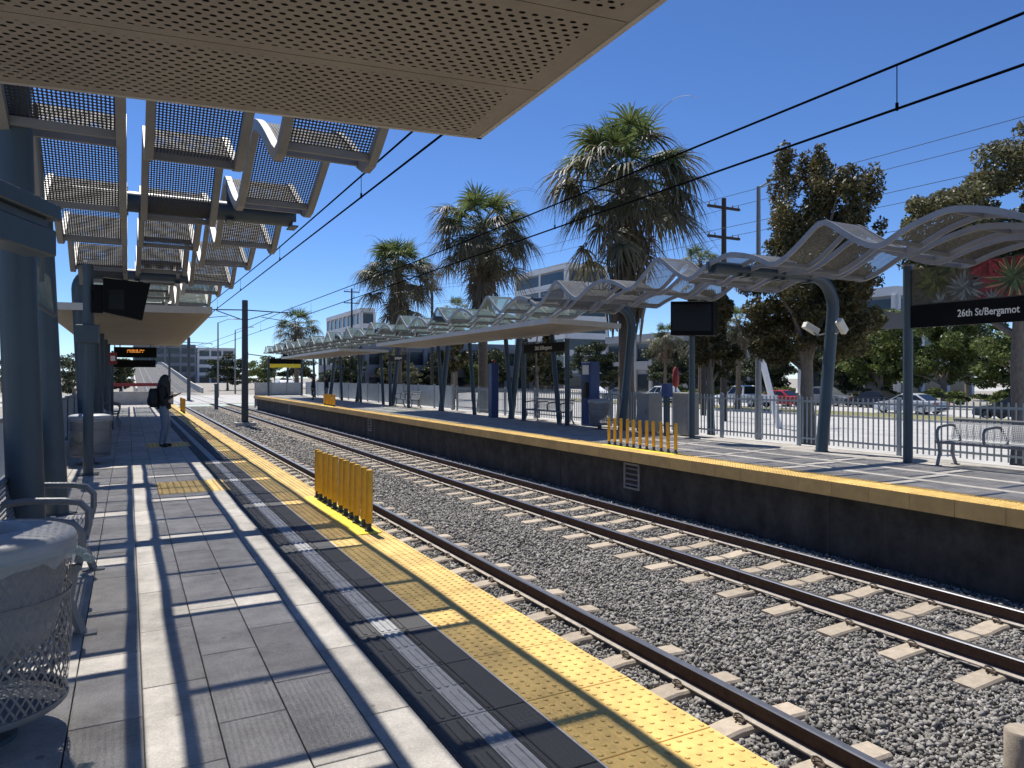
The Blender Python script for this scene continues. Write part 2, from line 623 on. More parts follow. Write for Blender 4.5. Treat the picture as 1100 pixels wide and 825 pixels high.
ORD = ['nearest', 'second nearest', 'third nearest', 'fourth', 'fifth', 'middle', 'seventh', 'eighth', 'third farthest',
       'second farthest', 'farthest']

# ================================================================== SETTING
TOR = -1.0                       # top of rail; the platforms' floor is z = 0
E1, E2 = 2.31, 9.33              # platform edges
TC = (3.66, 7.93)                # track centre lines
GZ = -1.05

g = MB()
for x0, x1, y0, y1 in ((-700, -2.4, -60, 75), (13.9, 900, -60, 75), (-700, 900, 75, 1500), (-2.4, 13.9, -60, -12)):
    g.add([(x0, y0, GZ), (x1, y0, GZ), (x1, y1, GZ), (x0, y1, GZ)], [(0, 1, 2, 3)])
g.build('ground', M['ground']).update_tag()
tag(bpy.data.objects['ground'], kind='structure')

b = MB()
b.add([(-2.4, -12, -1.235), (13.9, -12, -1.235), (13.9, 75, -1.235), (-2.4, 75, -1.235)], [(0, 1, 2, 3)])
tag(b.build('ballast_bed', M['bedrock']), kind='structure')

# streets to the right and the crossing ahead
b = MB()
b.add([(14.6, -60, GZ + .012), (41, -60, GZ + .012), (41, 72, GZ + .012), (14.6, 72, GZ + .012)], [(0, 1, 2, 3)])
tag(b.build('service_road', M['street']), kind='structure')
b = MB()
b.add([(45.5, -80, GZ + .008), (58, -80, GZ + .008), (58, 300, GZ + .008), (45.5, 300, GZ + .008)], [(0, 1, 2, 3)])
tag(b.build('street', M['street']), kind='structure')
b = MB()
b.add([(-120, 76, GZ + .016), (200, 76, GZ + .016), (200, 112, GZ + .016), (-120, 112, GZ + .016)], [(0, 1, 2, 3)])
tag(b.build('cross_street', M['street']), kind='structure')
b = MB()
b.box(41, 45.5, -80, 72, -1.2, GZ + .13)
tag(b.build('grass_median', M['grass']), kind='structure')
b = MB()
for x in (40.86, 45.5):
    b.box(x, x + .14, -80, 72, -1.2, GZ + .15)
b.box(58, 58.15, -80, 300, -1.2, GZ + .15)
tag(b.build('kerb', M['conc']), kind='structure')
b = MB()
b.box(58.15, 61, -80, 300, -1.2, GZ + .14)
tag(b.build('pavement', M['conc']), kind='structure')
b = MB()
for i in range(40):
    b.add([(51.7, -60 + i * 8, GZ + .014), (51.85, -60 + i * 8, GZ + .014), (51.85, -57 + i * 8, GZ + .014), (51.7, -57 + i * 8, GZ + .014)], [(0, 1, 2, 3)])
for yy in (77, 80.5, 108):
    b.add([(-100, yy, GZ + .024), (180, yy, GZ + .024), (180, yy + .3, GZ + .024), (-100, yy + .3, GZ + .024)], [(0, 1, 2, 3)])
tag(b.build('road_marking', M['line']), kind='structure')
b = MB()
b.box(13.9, 14.6, -60, 70, -1.25, GZ + .1)
tag(b.build('planting_strip', M['dirt']), kind='structure')
b = MB()
b.box(15.6, 18.6, 4, 70, -1.25, GZ + .12)
tag(b.build('tree_bed', M['dirt']), kind='structure')


# ------------------------------------------------------------------ platforms
def dome_tile(sx, sy):
    m = MB()
    m.box(0.003, sx - .003, 0.003, sy - .003, -.03, 0, ch=.002)
    n = 10
    px, py = sx / n, sy / n
    for i in range(n):
        for j in range(n):
            cx, cy = px * (i + .5), py * (j + .5)
            vs, fs = [], []
            for r, z in ((.0135, 0), (.0115, .004), (.006, .0055)):
                for k in range(8):
                    t = PI / 4 * k
                    vs.append((cx + r * math.cos(t), cy + r * math.sin(t), z))
            for k in range(8):
                q = (k + 1) % 8
                fs += [(k, q, 8 + q, 8 + k), (8 + k, 8 + q, 16 + q, 16 + k)]
            fs.append(tuple(range(16, 24)))
            m.add(vs, fs)
    return m.mesh('tactile_tile', M['yellow'], fix=False)


def flat_tile(sx, sy, m, name):
    return MB().box(.003, sx - .003, .003, sy - .003, -.03, 0, ch=.003).mesh(name, m)


def bar_tile(sx, sy, nb, m, name):
    t = MB().box(.002, sx - .002, .003, sy - .003, -.03, 0, ch=.002)
    for i in range(nb):
        cx = sx * (i + .5) / nb
        for k in range(2):
            y0 = sy * (k + .06 + .0 * (i % 2)) / 2
            y1 = sy * (k + .94) / 2
            hw = .013
            pr = []
            for q in range(9):
                a = PI + PI * q / 8
                pr.append((cx + hw * math.cos(a), y0 + hw + hw * math.sin(a)))
            for q in range(9):
                a = PI * q / 8
                pr.append((cx + hw * math.cos(a), y1 - hw + hw * math.sin(a)))
            nn = len(pr)
            vs = [(x, y, 0) for x, y in pr]
            mx = sum(x for x, y in pr) / nn
            my = sum(y for x, y in pr) / nn
            vs += [(mx + (x - mx) * .72, my + (y - my) * .97, .006) for x, y in pr]
            fs = [tuple(range(nn, 2 * nn))] + [(a, (a + 1) % nn, nn + (a + 1) % nn, nn + a) for a in range(nn)]
            t.add(vs, fs)
    return t.mesh(name, m)


dome_me = dome_tile(.61, .61)
ytile_me = dome_me
paver_me = flat_tile(.30, .90, M['paver'], 'paver')
paver_n = flat_tile(.23, .90, M['paver'], 'paver_narrow')
paver_y = dome_tile(.90, .61)
dark_me = flat_tile(.17, .61, M['dark_tile'], 'dark_tile')
barA = bar_tile(.17, .61, 3, M['dark_tile'], 'guide_tile_dark')
barB = bar_tile(.13, .61, 3, M['bar_light'], 'guide_tile_pale')
barC = bar_tile(.04, .61, 1, M['dark_tile'], 'guide_tile_thin')

# near platform
np_ = struct('station_platform')
MB().box(-2.4, E1 - .012, -12, 46, -1.25, -.03).build('platform_body', [M['bed']], np_)
y = 1.22
k = 0
while y < 46:
    link('tactile_tile', dome_me, np_, (1.70, y, 0))
    link('dark_tile', dark_me, np_, (1.53, y, 0))
    link('guide_tile', barA, np_, (1.19, y, 0))
    link('pale_guide_tile', barB, np_, (1.36, y, 0.001))
    link('guide_tile', barC, np_, (1.49, y, 0))
    y += .61
MB().box(1.692, 1.70, -6, 46, -.03, .003).build('trim_strip', M['edge_trim'], np_)
MB().box(E1 - .012, E1 + .0, -12, 46, -.22, -.004).build('edge_face', M['yellow_face'], np_)
for yy in (11.05, 17.3):
    for xx in (.36,):
        pass
cnt = 0
rest = MB()
cols_x = [-1.74 + .3 * i for i in range(10)]
for ci, x in enumerate(cols_x):
    last = ci == 9
    yy = 1.2 + (0.33 * ci) % .9 - .9
    while yy < 45.6:
        vis = x > -.9 and yy < 36 and yy > .3
        if vis and cnt < 298:
            link('paver', paver_n if last else paver_me, np_, (x, yy, rnd.uniform(-.0008, .0008)))
            cnt += 1
        else:
            rest.box(x + .003, x + (.23 if last else .3) - .003, yy + .003, yy + .897, -.03, 0)
        yy += .9
o = rest.build('paving', M['paver'], np_, fix=False)
o['kind'] = 'stuff'
for yy in (10.7, 11.31, 17.9, 18.51):
    o = link('tactile_tile', paver_y, np_, (.36, yy, .003))
MB().box(-2.4, 2.3, 46.0, 46.3, -1.2, .75).build('end_wall', M['conc'], np_)

# far platform
fp = struct('station_platform')
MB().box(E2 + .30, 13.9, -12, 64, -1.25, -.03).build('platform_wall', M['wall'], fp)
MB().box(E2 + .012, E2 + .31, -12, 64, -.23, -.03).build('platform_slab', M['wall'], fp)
y = -3.05
while y < 63.6:
    link('tactile_tile', dome_me, fp, (E2, y, 0))
    y += .61
ef = MB().box(0, .012, .003, .607, -.222, -.004).mesh('edge_panel', M['yellow_face'])
y = -3.05
while y < 63.6:
    link('edge_panel', ef, fp, (E2, y, 0))
    y += .61
MB().box(E2 + .61, E2 + .625, -12, 64, -.03, .003).build('trim_strip', M['edge_trim'], fp)
cnt = 0
rest = MB()
for yy_i in range(80):
    for ci in range(12):
        x = E2 + .63 + .3 * ci
        yy = -6 + .9 * yy_i + (.33 * ci) % .9
        if yy > 63:
            continue
        if 3.5 < yy and cnt < 298 and x < 13.2:
            link('paver', paver_me, fp, (x, yy, rnd.uniform(-.0008, .0008)))
            cnt += 1
        else:
            rest.box(x + .003, x + .297, yy + .003, yy + .897, -.03, 0)
o = rest.build('paving', M['paver'], fp, fix=False)
o['kind'] = 'stuff'
MB().box(13.55, 13.9, -12, 64, -.03, .0).build('back_kerb', M['conc'], fp)
# wall joints (recessed look: thin proud fillets), vents
jt = MB()
for yj in (3.4, 7.6, 15.5, 25.5, 35.5, 45.5):
    jt.box(E2 + .292, E2 + .31, yj, yj + .03, -1.2, -.23)
jt.build('expansion_joint', M['bed'], fp)
for yv, sc in ((12.3, 1), (31.5, 1.0), (50, 1)):
    f = MB()
    x = E2 + .27
    f.box(x, x + .04, yv, yv + .04, -.86, -.30).box(x, x + .04, yv + .5, yv + .54, -.86, -.30)
    f.box(x, x + .04, yv + .04, yv + .5, -.86, -.82).box(x, x + .04, yv + .04, yv + .5, -.34, -.30)
    fr = f.build('vent_frame', M['cabinet'], fp)
    for q in range(4):
        sl = MB().obox((x + .02, yv + .27, -.76 + q * .115), (.012, 0, .012), (0, .228, 0), (.006, 0, -.006))
        sl.build('louvre', M['cabinet'], fr)
    MB().box(x + .032, x + .038, yv + .04, yv + .5, -.82, -.34).build('vent_back', M['black'], fr)

# ------------------------------------------------------------------ tracks
tie = MB()
prof = [(-1.3, -.02), (-.95, -.005), (-.55, .0), (-.3, -.03), (.3, -.03), (.55, .0), (.95, -.005), (1.3, -.02)]
vs, fs = [], []
for x, dz in prof:
    vs += [(x, -.14, -.2), (x, -.115, dz - .018), (x, -.095, dz), (x, .095, dz), (x, .115, dz - .018), (x, .14, -.2)]
for i in range(len(prof) - 1):
    for j in range(5):
        a = i * 6 + j
        fs.append((a, a + 1, a + 7, a + 6))
fs += [(0, 1, 2, 3, 4, 5), tuple(range(47, 41, -1))]
tie.add(vs, fs)
tie_me = tie.mesh('sleeper', M['tie'])
clip = MB()
for s in (-1, 1):
    x0 = s * .075
    clip.box(min(x0, x0 + s * .05), max(x0, x0 + s * .05), -.04, .04, 0, .022)
    pts = []
    for q in range(9):
        t = q / 8 * 2 * PI * .86
        pts.append((x0 + s * (.045 + .035 * math.cos(t + .4)), .045 * math.sin(t + .4), .032 + .018 * math.sin(t)))
    clip.path(pts, .008, 6)
clip_me = clip.mesh('rail_clip', M['clip'], smooth=True)


def rail_profile():
    h = [(-.07, 0), (.07, 0), (.07, .012), (.022, .028), (.009, .045), (.009, .118), (.036, .135), (.037, .158),
         (.028, .168), (-.028, .168), (-.037, .158), (-.036, .135), (-.009, .118), (-.009, .045), (-.022, .028), (-.07, .012)]
    mi = [0, 0, 2, 2, 0, 0, 0, 0, 1, 0, 0, 0, 0, 0, 2, 0]
    mi = [0, 2, 2, 0, 0, 0, 0, 1, 1, 1, 0, 0, 0, 0, 2, 2]
    return h, mi


def rail(m, xc, pts):
    h, mi = rail_profile()
    n = len(h)
    b0 = len(m.v)
    for (y, z) in pts:
        for (a, c) in h:
            m.v.append((xc + a, y, z - .168 + c))
    for i in range(len(pts) - 1):
        for j in range(n):
            q = (j + 1) % n
            m.f.append([b0 + i * n + j, b0 + i * n + q, b0 + (i + 1) * n + q, b0 + (i + 1) * n + j])
            m.mi.append(mi[j])
    return m


RAMP = [(-12, TOR), (75, TOR), (128, TOR), (150, TOR + .7), (170, TOR + 1.6), (290, TOR + 7.2), (320, TOR + 7.8), (420, TOR + 8)]
for ti, xc in enumerate(TC):
    t = struct('railway_track')
    for s in (-.7525, .7525):
        rail(MB(), xc + s, RAMP).build('rail', [M['rail'], M['railhead'], M['railfoot']], t, fix=True)
    y = 1.24 if ti == 0 else 1.6
    while y < 74:
        tz = TOR - .176
        tt = link('sleeper', tie_me, t, (xc, y + rnd.uniform(-.012, .012), tz), rnd.uniform(-.006, .006))
        if y < 32:
            for s in (-.7525, .7525):
                link('rail_clip', clip_me, tt, (s, 0, 0))
        y += .745

# ballast stones (nobody could count them)
cube_f = np.array([(2, 1, 0), (3, 2, 0), (4, 5, 6), (4, 6, 7), (0, 1, 5), (0, 5, 4), (1, 2, 6), (1, 6, 5), (2, 3, 7), (2, 7, 6), (3, 0, 4), (3, 4, 7)])


def stones(spec):
    P = []
    S = []
    for (x0, x1, y0, y1, dens, size) in spec:
        n = int((x1 - x0) * (y1 - y0) * dens)
        p = nrs.rand(n, 3)
        p[:, 0] = x0 + p[:, 0] * (x1 - x0)
        p[:, 1] = y0 + p[:, 1] * (y1 - y0)
        # leave the sleepers' tops mostly clear
        keep = np.ones(n, bool)
        for ti, xc in enumerate(TC):
            yy = (p[:, 1] - (1.24 if ti == 0 else 1.6)) / .745
            near = np.abs(yy - np.round(yy)) * .745 < .165
            keep &= ~(near & (np.abs(p[:, 0] - xc) < 1.34))
            for s in (-.7525, .7525):
                keep &= np.abs(p[:, 0] - xc - s) > .085
        p = p[keep]
        n = len(p)
        mid = np.zeros(n)
        for xc in TC:
            mid += np.where(np.abs(p[:, 0] - xc) < 1.4, .0, .5)
        p[:, 2] = -1.24 + nrs.rand(n) * .04 + np.where(mid >= .99, .012, 0)
        P.append(p)
        S.append(size * (.5 + .95 * nrs.rand(n) ** 1.8))
    P = np.vstack(P)
    S = np.concatenate(S)
    n = len(P)
    cube = np.array([(x, y, z) for z in (-1, 1) for x, y in ((-1, -1), (1, -1), (1, 1), (-1, 1))]) * .66
    V = cube[None] * (1 + .95 * (nrs.rand(n, 8, 3) - .5))
    V[:, 4:, :2] *= .55 + .5 * nrs.rand(n, 1, 1)
    V *= (np.array([1.15, .85, .62]) * (1 + .5 * (nrs.rand(n, 1, 3) - .5)))
    # random rotation: quaternions
    q = nrs.randn(n, 4)
    q[:, 1:3] *= .8
    q /= np.linalg.norm(q, axis=1)[:, None]
    a, bq, c, d = q.T
    R = np.stack([1 - 2 * (c * c + d * d), 2 * (bq * c - d * a), 2 * (bq * d + c * a), 2 * (bq * c + d * a), 1 - 2 * (bq * bq + d * d),
                  2 * (c * d - bq * a), 2 * (bq * d - c * a), 2 * (c * d + bq * a), 1 - 2 * (bq * bq + c * c)], 1).reshape(n, 3, 3)
    V = np.einsum('nij,nkj->nki', R, V) * (S[:, None, None] * .5) + P[:, None, :]
    F = (cube_f[None] + 8 * np.arange(n)[:, None, None]).reshape(-1, 3)
    me = bpy.data.meshes.new('ballast')
    me.vertices.add(n * 8)
    me.vertices.foreach_set('co', V.reshape(-1).astype(np.float32))
    me.loops.add(len(F) * 3)
    me.loops.foreach_set('vertex_index', F.reshape(-1).astype(np.int32))
    me.polygons.add(len(F))
    me.polygons.foreach_set('loop_start', (np.arange(len(F)) * 3).astype(np.int32))
    me.update(calc_edges=True)
    me.materials.append(M['stone'])
    o = bpy.data.objects.new('ballast', me)
    col.objects.link(o)
    return o


o = stones([(2.3, 9.6, 1.2, 9.0, 1350, .050), (2.3, 9.6, 9.0, 16.0, 850, .055), (2.3, 9.6, 16, 30, 330, .07), (2.3, 9.6, 30, 73, 120, .10)])
tag(o, 'grey crushed stone ballast between and around the sleepers', 'ballast', kind='stuff')

# pipe stub in the ballast, bottom right
MB().lathe([(.0, -1.22), (.11, -1.22), (.11, -.93), (.10, -.915), (.0, -.915)], 28, (5.56, 2.80)).build('pipe_stub', M['tie'], smooth=True)
tag(bpy.data.objects['pipe_stub'], 'short round beige pipe standing in the ballast beside the near track', 'pipe')

# ================================================================== WAVE CANOPIES
def wave_z(y, y0, P, zc, A, mod, k=.95, phi=.6 + PI):
    t = (y - y0) / P
    s = -math.cos(2 * PI * t)
    tri = math.asin(k * s) / math.asin(k)
    am = A * (1 + mod * math.cos(PI * t + phi))
    return zc + am * tri


def wave_canopy(label, colsx, ph, P, y_lo, y_hi, zcs, As, tubes, tube_x, post_x, lean, gaps, matfun, tz, mod=.16, posts=None, kk=.95, phi=.6 + PI, rw=.07, rm='rib'):
    yb = tubes[0] if posts is None else posts[0]
    root = thing('wave_canopy', label, 'canopy', (post_x, yb, 0))
    for ci, (x0, x1) in enumerate(colsx):
        f = lambda y: wave_z(y, ph[ci], P, zcs[ci], As[ci], mod, kk, phi)
        ys = np.arange(y_lo, y_hi, P / 16)
        for x in (x0, x1):
            MB().bar([(x, yy, f(yy)) for yy in ys], rw, .105 if rw > .05 else .085).build('rib', M[rm], root)
        k0 = math.floor((y_lo - ph[ci]) / P)
        k1 = math.ceil((y_hi - ph[ci]) / P)
        for k in range(k0, k1):
            ya = ph[ci] + k * P + gaps[ci][1]
            ye = ph[ci] + (k + 1) * P + gaps[ci][0]
            if ya < y_lo or ye > y_hi:
                continue
            n = 14
            rows, uvr = [], []
            L = 0
            prev = None
            for i in range(n + 1):
                yy = ya + (ye - ya) * i / n
                z = f(yy) + .035
                if prev:
                    L += math.hypot(yy - prev[0], z - prev[1])
                prev = (yy, z)
                rows.append([(x0 + .037, yy, z), (x1 - .037, yy, z)])
                uvr.append([(0, L), (x1 - x0, L)])
            m, nm = matfun(ci, k, ya)
            MB().sheet(rows, uvr).build(nm, m, root, smooth=True)
            # cross members at the two ends of the sheet
            for yy in (ya + .02, ye - .02, (ya + ye) / 2):
                z = f(yy)
                MB().box(x0 + .036, x1 - .036, yy - .02, yy + .02, z - .035, z + .028).build('cross_bar', M['rib'], root)
    sgn = 1 if tube_x > post_x else -1
    for i, ty in enumerate(tubes):
        R = .62 if tube_x > 5 else .34
        xb = post_x - sgn * lean
        pts = [(post_x, ty, 0.0), (post_x - sgn * lean * .5, ty, 1.5), (xb, ty, tz - R)]
        for q in range(1, 8):
            a = q / 8 * PI / 2
            pts.append((xb + sgn * R * (1 - math.cos(a)), ty, tz - R + R * math.sin(a)))
        pts += [(xb + sgn * R, ty, tz), (tube_x, ty, tz)]
        MB().path(pts, .122, 20).build('post', M['steel'], root, smooth=True)
        MB().lathe([(0, 0.0), (.2, 0.0), (.2, .016), (0, .016)], 4, (post_x, ty)).build('base_plate', M['steel'], root)
        for ci, (x0, x1) in enumerate(colsx):
            for x in (x0, x1):
                zz = wave_z(ty, ph[ci], P, zcs[ci], As[ci], mod, kk, phi)
                lo, hi = min(zz, tz), max(zz, tz)
                if (x - (xb + sgn * R)) * sgn > -.1:
                    MB().box(x - .045, x + .045, ty - .03, ty + .03, lo - .05, hi + .05).build('clamp', M['tube'], root)
                    MB().box(x - .05, x + .05, ty - .14, ty + .14, tz - .14, tz - .122).build('clamp_plate', M['tube'], root)
    return root


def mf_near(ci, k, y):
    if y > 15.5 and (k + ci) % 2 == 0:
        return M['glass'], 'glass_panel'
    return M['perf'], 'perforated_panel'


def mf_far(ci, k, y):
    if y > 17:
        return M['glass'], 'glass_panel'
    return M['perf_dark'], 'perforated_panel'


CX = [(-.80, -.05), (.16, .91), (1.13, 1.90)]
nearc = wave_canopy('grey wave-shaped canopy of perforated sheets overhead on the near platform', CX, [6.45, 7.15, 8.78], 2.45, 2.4, 45,
                    [3.66, 3.80, 3.80], [.29, .29, .30], [9.72, 16.7, 23.7, 30.7, 37.7], 1.89, -.72, .16,
                    [(-.1, .22), (.1, .42), (-.12, .2)], mf_near, 3.66)
FX = [(11.64 - b_, 11.64 - a_) for a_, b_ in CX][::-1]
farc = wave_canopy('long silver wave-shaped canopy above the shelters of the far platform', FX, [6.80, 6.95, 7.1], 2.02, .3, 62,
                   [3.71, 3.63, 3.59], [.215, .16, .15], [3.4, 10.35, 17.3, 24.3, 31.3, 38.3, 45.3, 52.3], 9.82, 12.88, .36,
                   [(-.10, .10), (-.10, .10), (-.10, .10)], mf_far, 3.66, mod=.5, kk=.955, phi=-PI / 2, rw=.04, rm='rib_far')


# ================================================================== SHELTERS
def shelter(label, poly, z, back_x, posts, lean, n_panels):
    cx = back_x
    cy = posts[0] if posts else poly[0][1]
    root = thing('shelter', label, 'shelter', (cx, cy, 0))
    ys = [p[1] for p in poly]
    # soffit as strips across, each a separate panel along Y
    (xa0, ya0), (xb0, yb0), (xb1, yb1), (xa1, ya1) = poly      # (track side near), (back near), (back far), (track side far)
    m = n_panels
    for i in range(m):
        t0, t1 = i / m, (i + 1) / m
        e = .002 / abs(ya1 - ya0)

        def P(t, s):
            ax, ay = xa0 + (xa1 - xa0) * t, ya0 + (ya1 - ya0) * t
            bx, by = xb0 + (xb1 - xb0) * t, yb0 + (yb1 - yb0) * t
            return (ax + (bx - ax) * s, ay + (by - ay) * s)
        c = [P(t0 + e, .0), P(t0 + e, 1), P(t1 - e, 1), P(t1 - e, .0)]
        uv = [(x * 1.0, (t0 if q < 2 else t1) * m * .74) for q, (x, y) in enumerate(c)]
        x0 = c[0][0]
        uv = [(abs(x - x0) + .0001, v) for (x, _), (_, v) in zip(c, uv)]
        MB().add([(x, y, z) for x, y in c], [(0, 1, 2, 3)], 0, uv).build('soffit_panel', M['soffit'], root, fix=False)
    MB().prism(poly, 2, z + .09, z + .13).build('roof_deck', M['roof'], root)
    MB().prism([( p[0], p[1]) for p in poly], 2, z + .075, z + .088).build('roof_lining', M['cavity'], root)
    fa = MB()
    n = len(poly)
    for i in range(n):
        a, b_ = Vector((*poly[i], 0)), Vector((*poly[(i + 1) % n], 0))
        d = (b_ - a).normalized()
        nr = Vector((d.y, -d.x, 0))
        mid = (a + b_) / 2
        fa.obox((mid.x, mid.y, z + .068), d * ((b_ - a).length / 2 + .012), nr * .012, (0, 0, .072))
    fa.build('fascia', M['roof'], root)
    s = 1 if poly[0][0] > back_x else -1
    for yy in posts:
        MB().path([(back_x, yy, 0), (back_x + s * .02, yy + lean, z - .0)], [.085, .085], 16).build('post', M['steel'], root, smooth=True)
        MB().obox((back_x + s * .75, yy + lean, z + .03), (1.0, 0, 0), (0, .04, 0), (0, 0, .028)).build('roof_beam', M['steel'], root)
    return root


shelter('tan perforated shelter roof directly overhead at the camera end', [(1.40, -5), (-1.9, -5), (-1.9, 4.12), (1.71, 3.60)], 2.89, -1.7, [-3.5, .3], .05, 12)
shelter('tan perforated shelter roof ahead over the standing person', [(1.53, 16.2), (-1.5, 16.6), (-1.5, 34.2), (1.93, 33.8)], 2.89, -.75, [17.6, 21, 25, 29, 33], .25, 24)
shelter('first pale flat shelter roof on the far platform beside the bent post', [(9.85, 16.4), (12.75, 17.2), (12.75, 33.5), (10.25, 32.8)], 3.0, 12.75, [20.6, 24.0, 27.3, 30.8], .45, 22)
shelter('distant flat shelter roof at the far end of the far platform', [(9.85, 38), (12.75, 38.6), (12.75, 57.5), (10.3, 56.8)], 2.95, 12.75, [39.5, 44, 48.5, 53, 56.5], .4, 22)

# straight post + slanted fixture + brace at the left
t = thing('canopy_column', 'thick blue-grey column nearest the camera beside the bench', 'column', (-.68, 6.48, 0))
MB().path([(-.66, 6.48, 0), (-.72, 6.48, 2.0), (-.78, 6.48, 4.3)], .123, 24).build('shaft', M['steel'], t, smooth=True)
hp = MB()
hp.obox((-.52, 6.40, .52), (.085, .06, 0), (-.0, .002, 0), (0, 0, .14))
MB().box(-.80, -.55, 6.30, 6.66, 0, .02).build('base_plate', M['steel'], t)
t = thing('light_fixture', 'blue-grey double box beam jutting in front of the nearest column', 'light fixture', (-1.3, 4.6, 2.6))
ax = Vector((.24, .60, 0)) * 1.6
sd = Vector((.93, -.37, 0))
en = Vector((-.43, 4.88, 0))
MB().obox(en - ax + Vector((0, 0, 2.50)), ax, sd * .10, Vector((0, 0, .045))).build('upper_beam', M['steel'], t, bevel=.008)
MB().obox(en - ax * 1.02 + Vector((0, 0, 2.325)), ax, sd * .085, Vector((0, 0, .075))).build('lower_beam', M['steel'], t, bevel=.008)
MB().obox(en - ax * 1.02 + Vector((0, 0, 2.428)), ax * .97, sd * .05, Vector((0, 0, .024))).build('spacer', M['tube'], t)
t = thing('brace_rod', 'thin dark rod slanting down past the nearest column', 'rod', (-.8, 7.6, 2.8))
MB().path([(-.66, 6.9, 3.75), (-.70, 7.9, 3.25), (-.74, 8.3, 2.5)], .02, 8).build('rod', M['tube'], t, smooth=True)
t = thing('glass_screen', 'slanted greenish glass wind panel behind the nearest column', 'glass screen', (-.9, 9, 2.5))
MB().add([(-1.05, 7.9, 2.95), (-.72, 8.9, 2.6), (-.72, 9.3, 2.28), (-1.05, 8.1, 2.5)], [(0, 1, 2, 3)]).build('pane', M['glass'], t)
MB().path([(-1.05, 8.05, 2.48), (-.71, 9.3, 2.24)], .025, 8).build('edge_bar', M['steel'], t)

# low back wall with glass on the near platform
t = thing('back_screen', 'grey low screen with slanted top rail at the back of the near platform', 'fence', (-1.35, 9, 0))
for k in range(16):
    y0 = 4.2 + k * 2.4
    MB().box(-1.37, -1.34, y0 + .05, y0 + 2.35, .12, 1.02).build('panel', M['panel'], t)
    MB().box(-1.39, -1.32, y0 - .03, y0 + .03, 0, 1.1).build('post', M['steel'], t)
MB().box(-1.385, -1.325, 4.2, 42.6, 1.03, 1.08).build('top_rail', M['galv'], t)

# ================================================================== NEAR PLATFORM OBJECTS
def ellipsoid(m, c, r, n=14, k=9, warp=None):
    vs, fs = [], []
    for i in range(k + 1):
        a = PI * i / k
        for j in range(n):
            t = 2 * PI * j / n
            p = [math.sin(a) * math.cos(t), math.sin(a) * math.sin(t), math.cos(a)]
            if warp:
                p = warp(p)
            vs.append((c[0] + r[0] * p[0], c[1] + r[1] * p[1], c[2] + r[2] * p[2]))
    for i in range(k):
        for j in range(n):
            q = (j + 1) % n
            fs.append((i * n + j, (i + 1) * n + j, (i + 1) * n + q, i * n + q))
    return m.add(vs, fs)


def bin_thing(label, loc):
    t = thing('trash_bin', label, 'trash bin', (0, 0, 0), world=False)
    R0, R1 = .315, .34
    z0, z1 = .15, .86
    MB().lathe([(R0, z0), (R0 + .02, z0 + .25), (R1 - .01, z1 - .25), (R1, z1)], 56, uv=True).build('mesh_body', M['mesh'], t, smooth=True)
    lin = MB()
    rows = []
    for i in range(9):
        z = z0 + .16 + (z1 - z0 - .17) * i / 8
        r = [.05, .20, .26, .282, .290, .297, .303, .310, .325][i]
        rows.append([((r + rnd.uniform(-.008, .008) * (i > 0)) * math.cos(2 * PI * j / 32), (r + rnd.uniform(-.008, .008)) * math.sin(2 * PI * j / 32), z + rnd.uniform(-.01, .01)) for j in range(32)])
    for r in rows:
        r.append(r[0])
    lin.sheet(rows).build('liner', M['liner'], t, smooth=True)
    bg_ = MB()
    rows = []
    for i, (dz, dr) in enumerate(((-.03, .012), (-.045, .016), (-.06, .013), (-.078, .010))):
        rows.append([((R1 + dr + rnd.uniform(-.003, .006)) * math.cos(2 * PI * j / 40), (R1 + dr + rnd.uniform(-.003, .006)) * math.sin(2 * PI * j / 40), z1 + dz + (rnd.uniform(-.03, .02) if i == 3 else 0)) for j in range(40)])
    for r in rows:
        r.append(r[0])
    bg_.sheet(rows)
    for q in range(5):
        ellipsoid(bg_, (R1 * .96 + .03 + .012 * q, -.03 + .02 * (q % 3), z1 - .07 - .012 * q), (.022, .018, .020), 7, 5)
    bg_.build('bag_rim', M['bag_film'], t, smooth=True)
    MB().lathe([(R1 - .02, z1 - .05), (R1 + .012, z1 - .05), (R1 + .014, z1 + .0), (R1 + .004, z1 + .018), (R1 - .02, z1 + .03),
                (R1 - .10, z1 + .045), (.17, z1 + .05), (.155, z1 + .035), (.14, z1 - .06)], 48).build('lid', M['lid'], t, smooth=True)
    ft = MB()
    ft.lathe([(0, z0 - .01), (R0, z0 - .01), (R0 + .008, z0), (R0 + .008, z0 + .02), (R0 - .006, z0 + .02)], 40)
    ft.build('bottom_ring', M['galv'], t, smooth=True)
    MB().lathe([(.0, .0), (.13, .0), (.13, .02), (.06, .03), (.06, .14), (0, .14)], 24).build('foot', M['tube'], t, smooth=True)
    hh = MB()
    for zz in (.34, .62):
        rr = R0 + (R1 - R0) * (zz - z0) / (z1 - z0)
        hh.lathe([(rr - .004, zz - .008), (rr + .004, zz - .008), (rr + .004, zz + .008), (rr - .004, zz + .008), (rr - .004, zz - .008)], 48)
    hh.build('hoop', M['galv'], t, smooth=True)
    t.location = loc
    return t


bin0 = bin_thing('round silver mesh trash bin with clear liner nearest the camera', (-.56, 3.82, 0))
dup(bin0, (-.60, 15.1, 0), .7, 'silver mesh trash bin behind the screen post on the near platform')
b3 = dup(bin0, (12.5, 17.9, 0), 1.2, 'dark round mesh trash bin on the far platform left of the yellow posts')


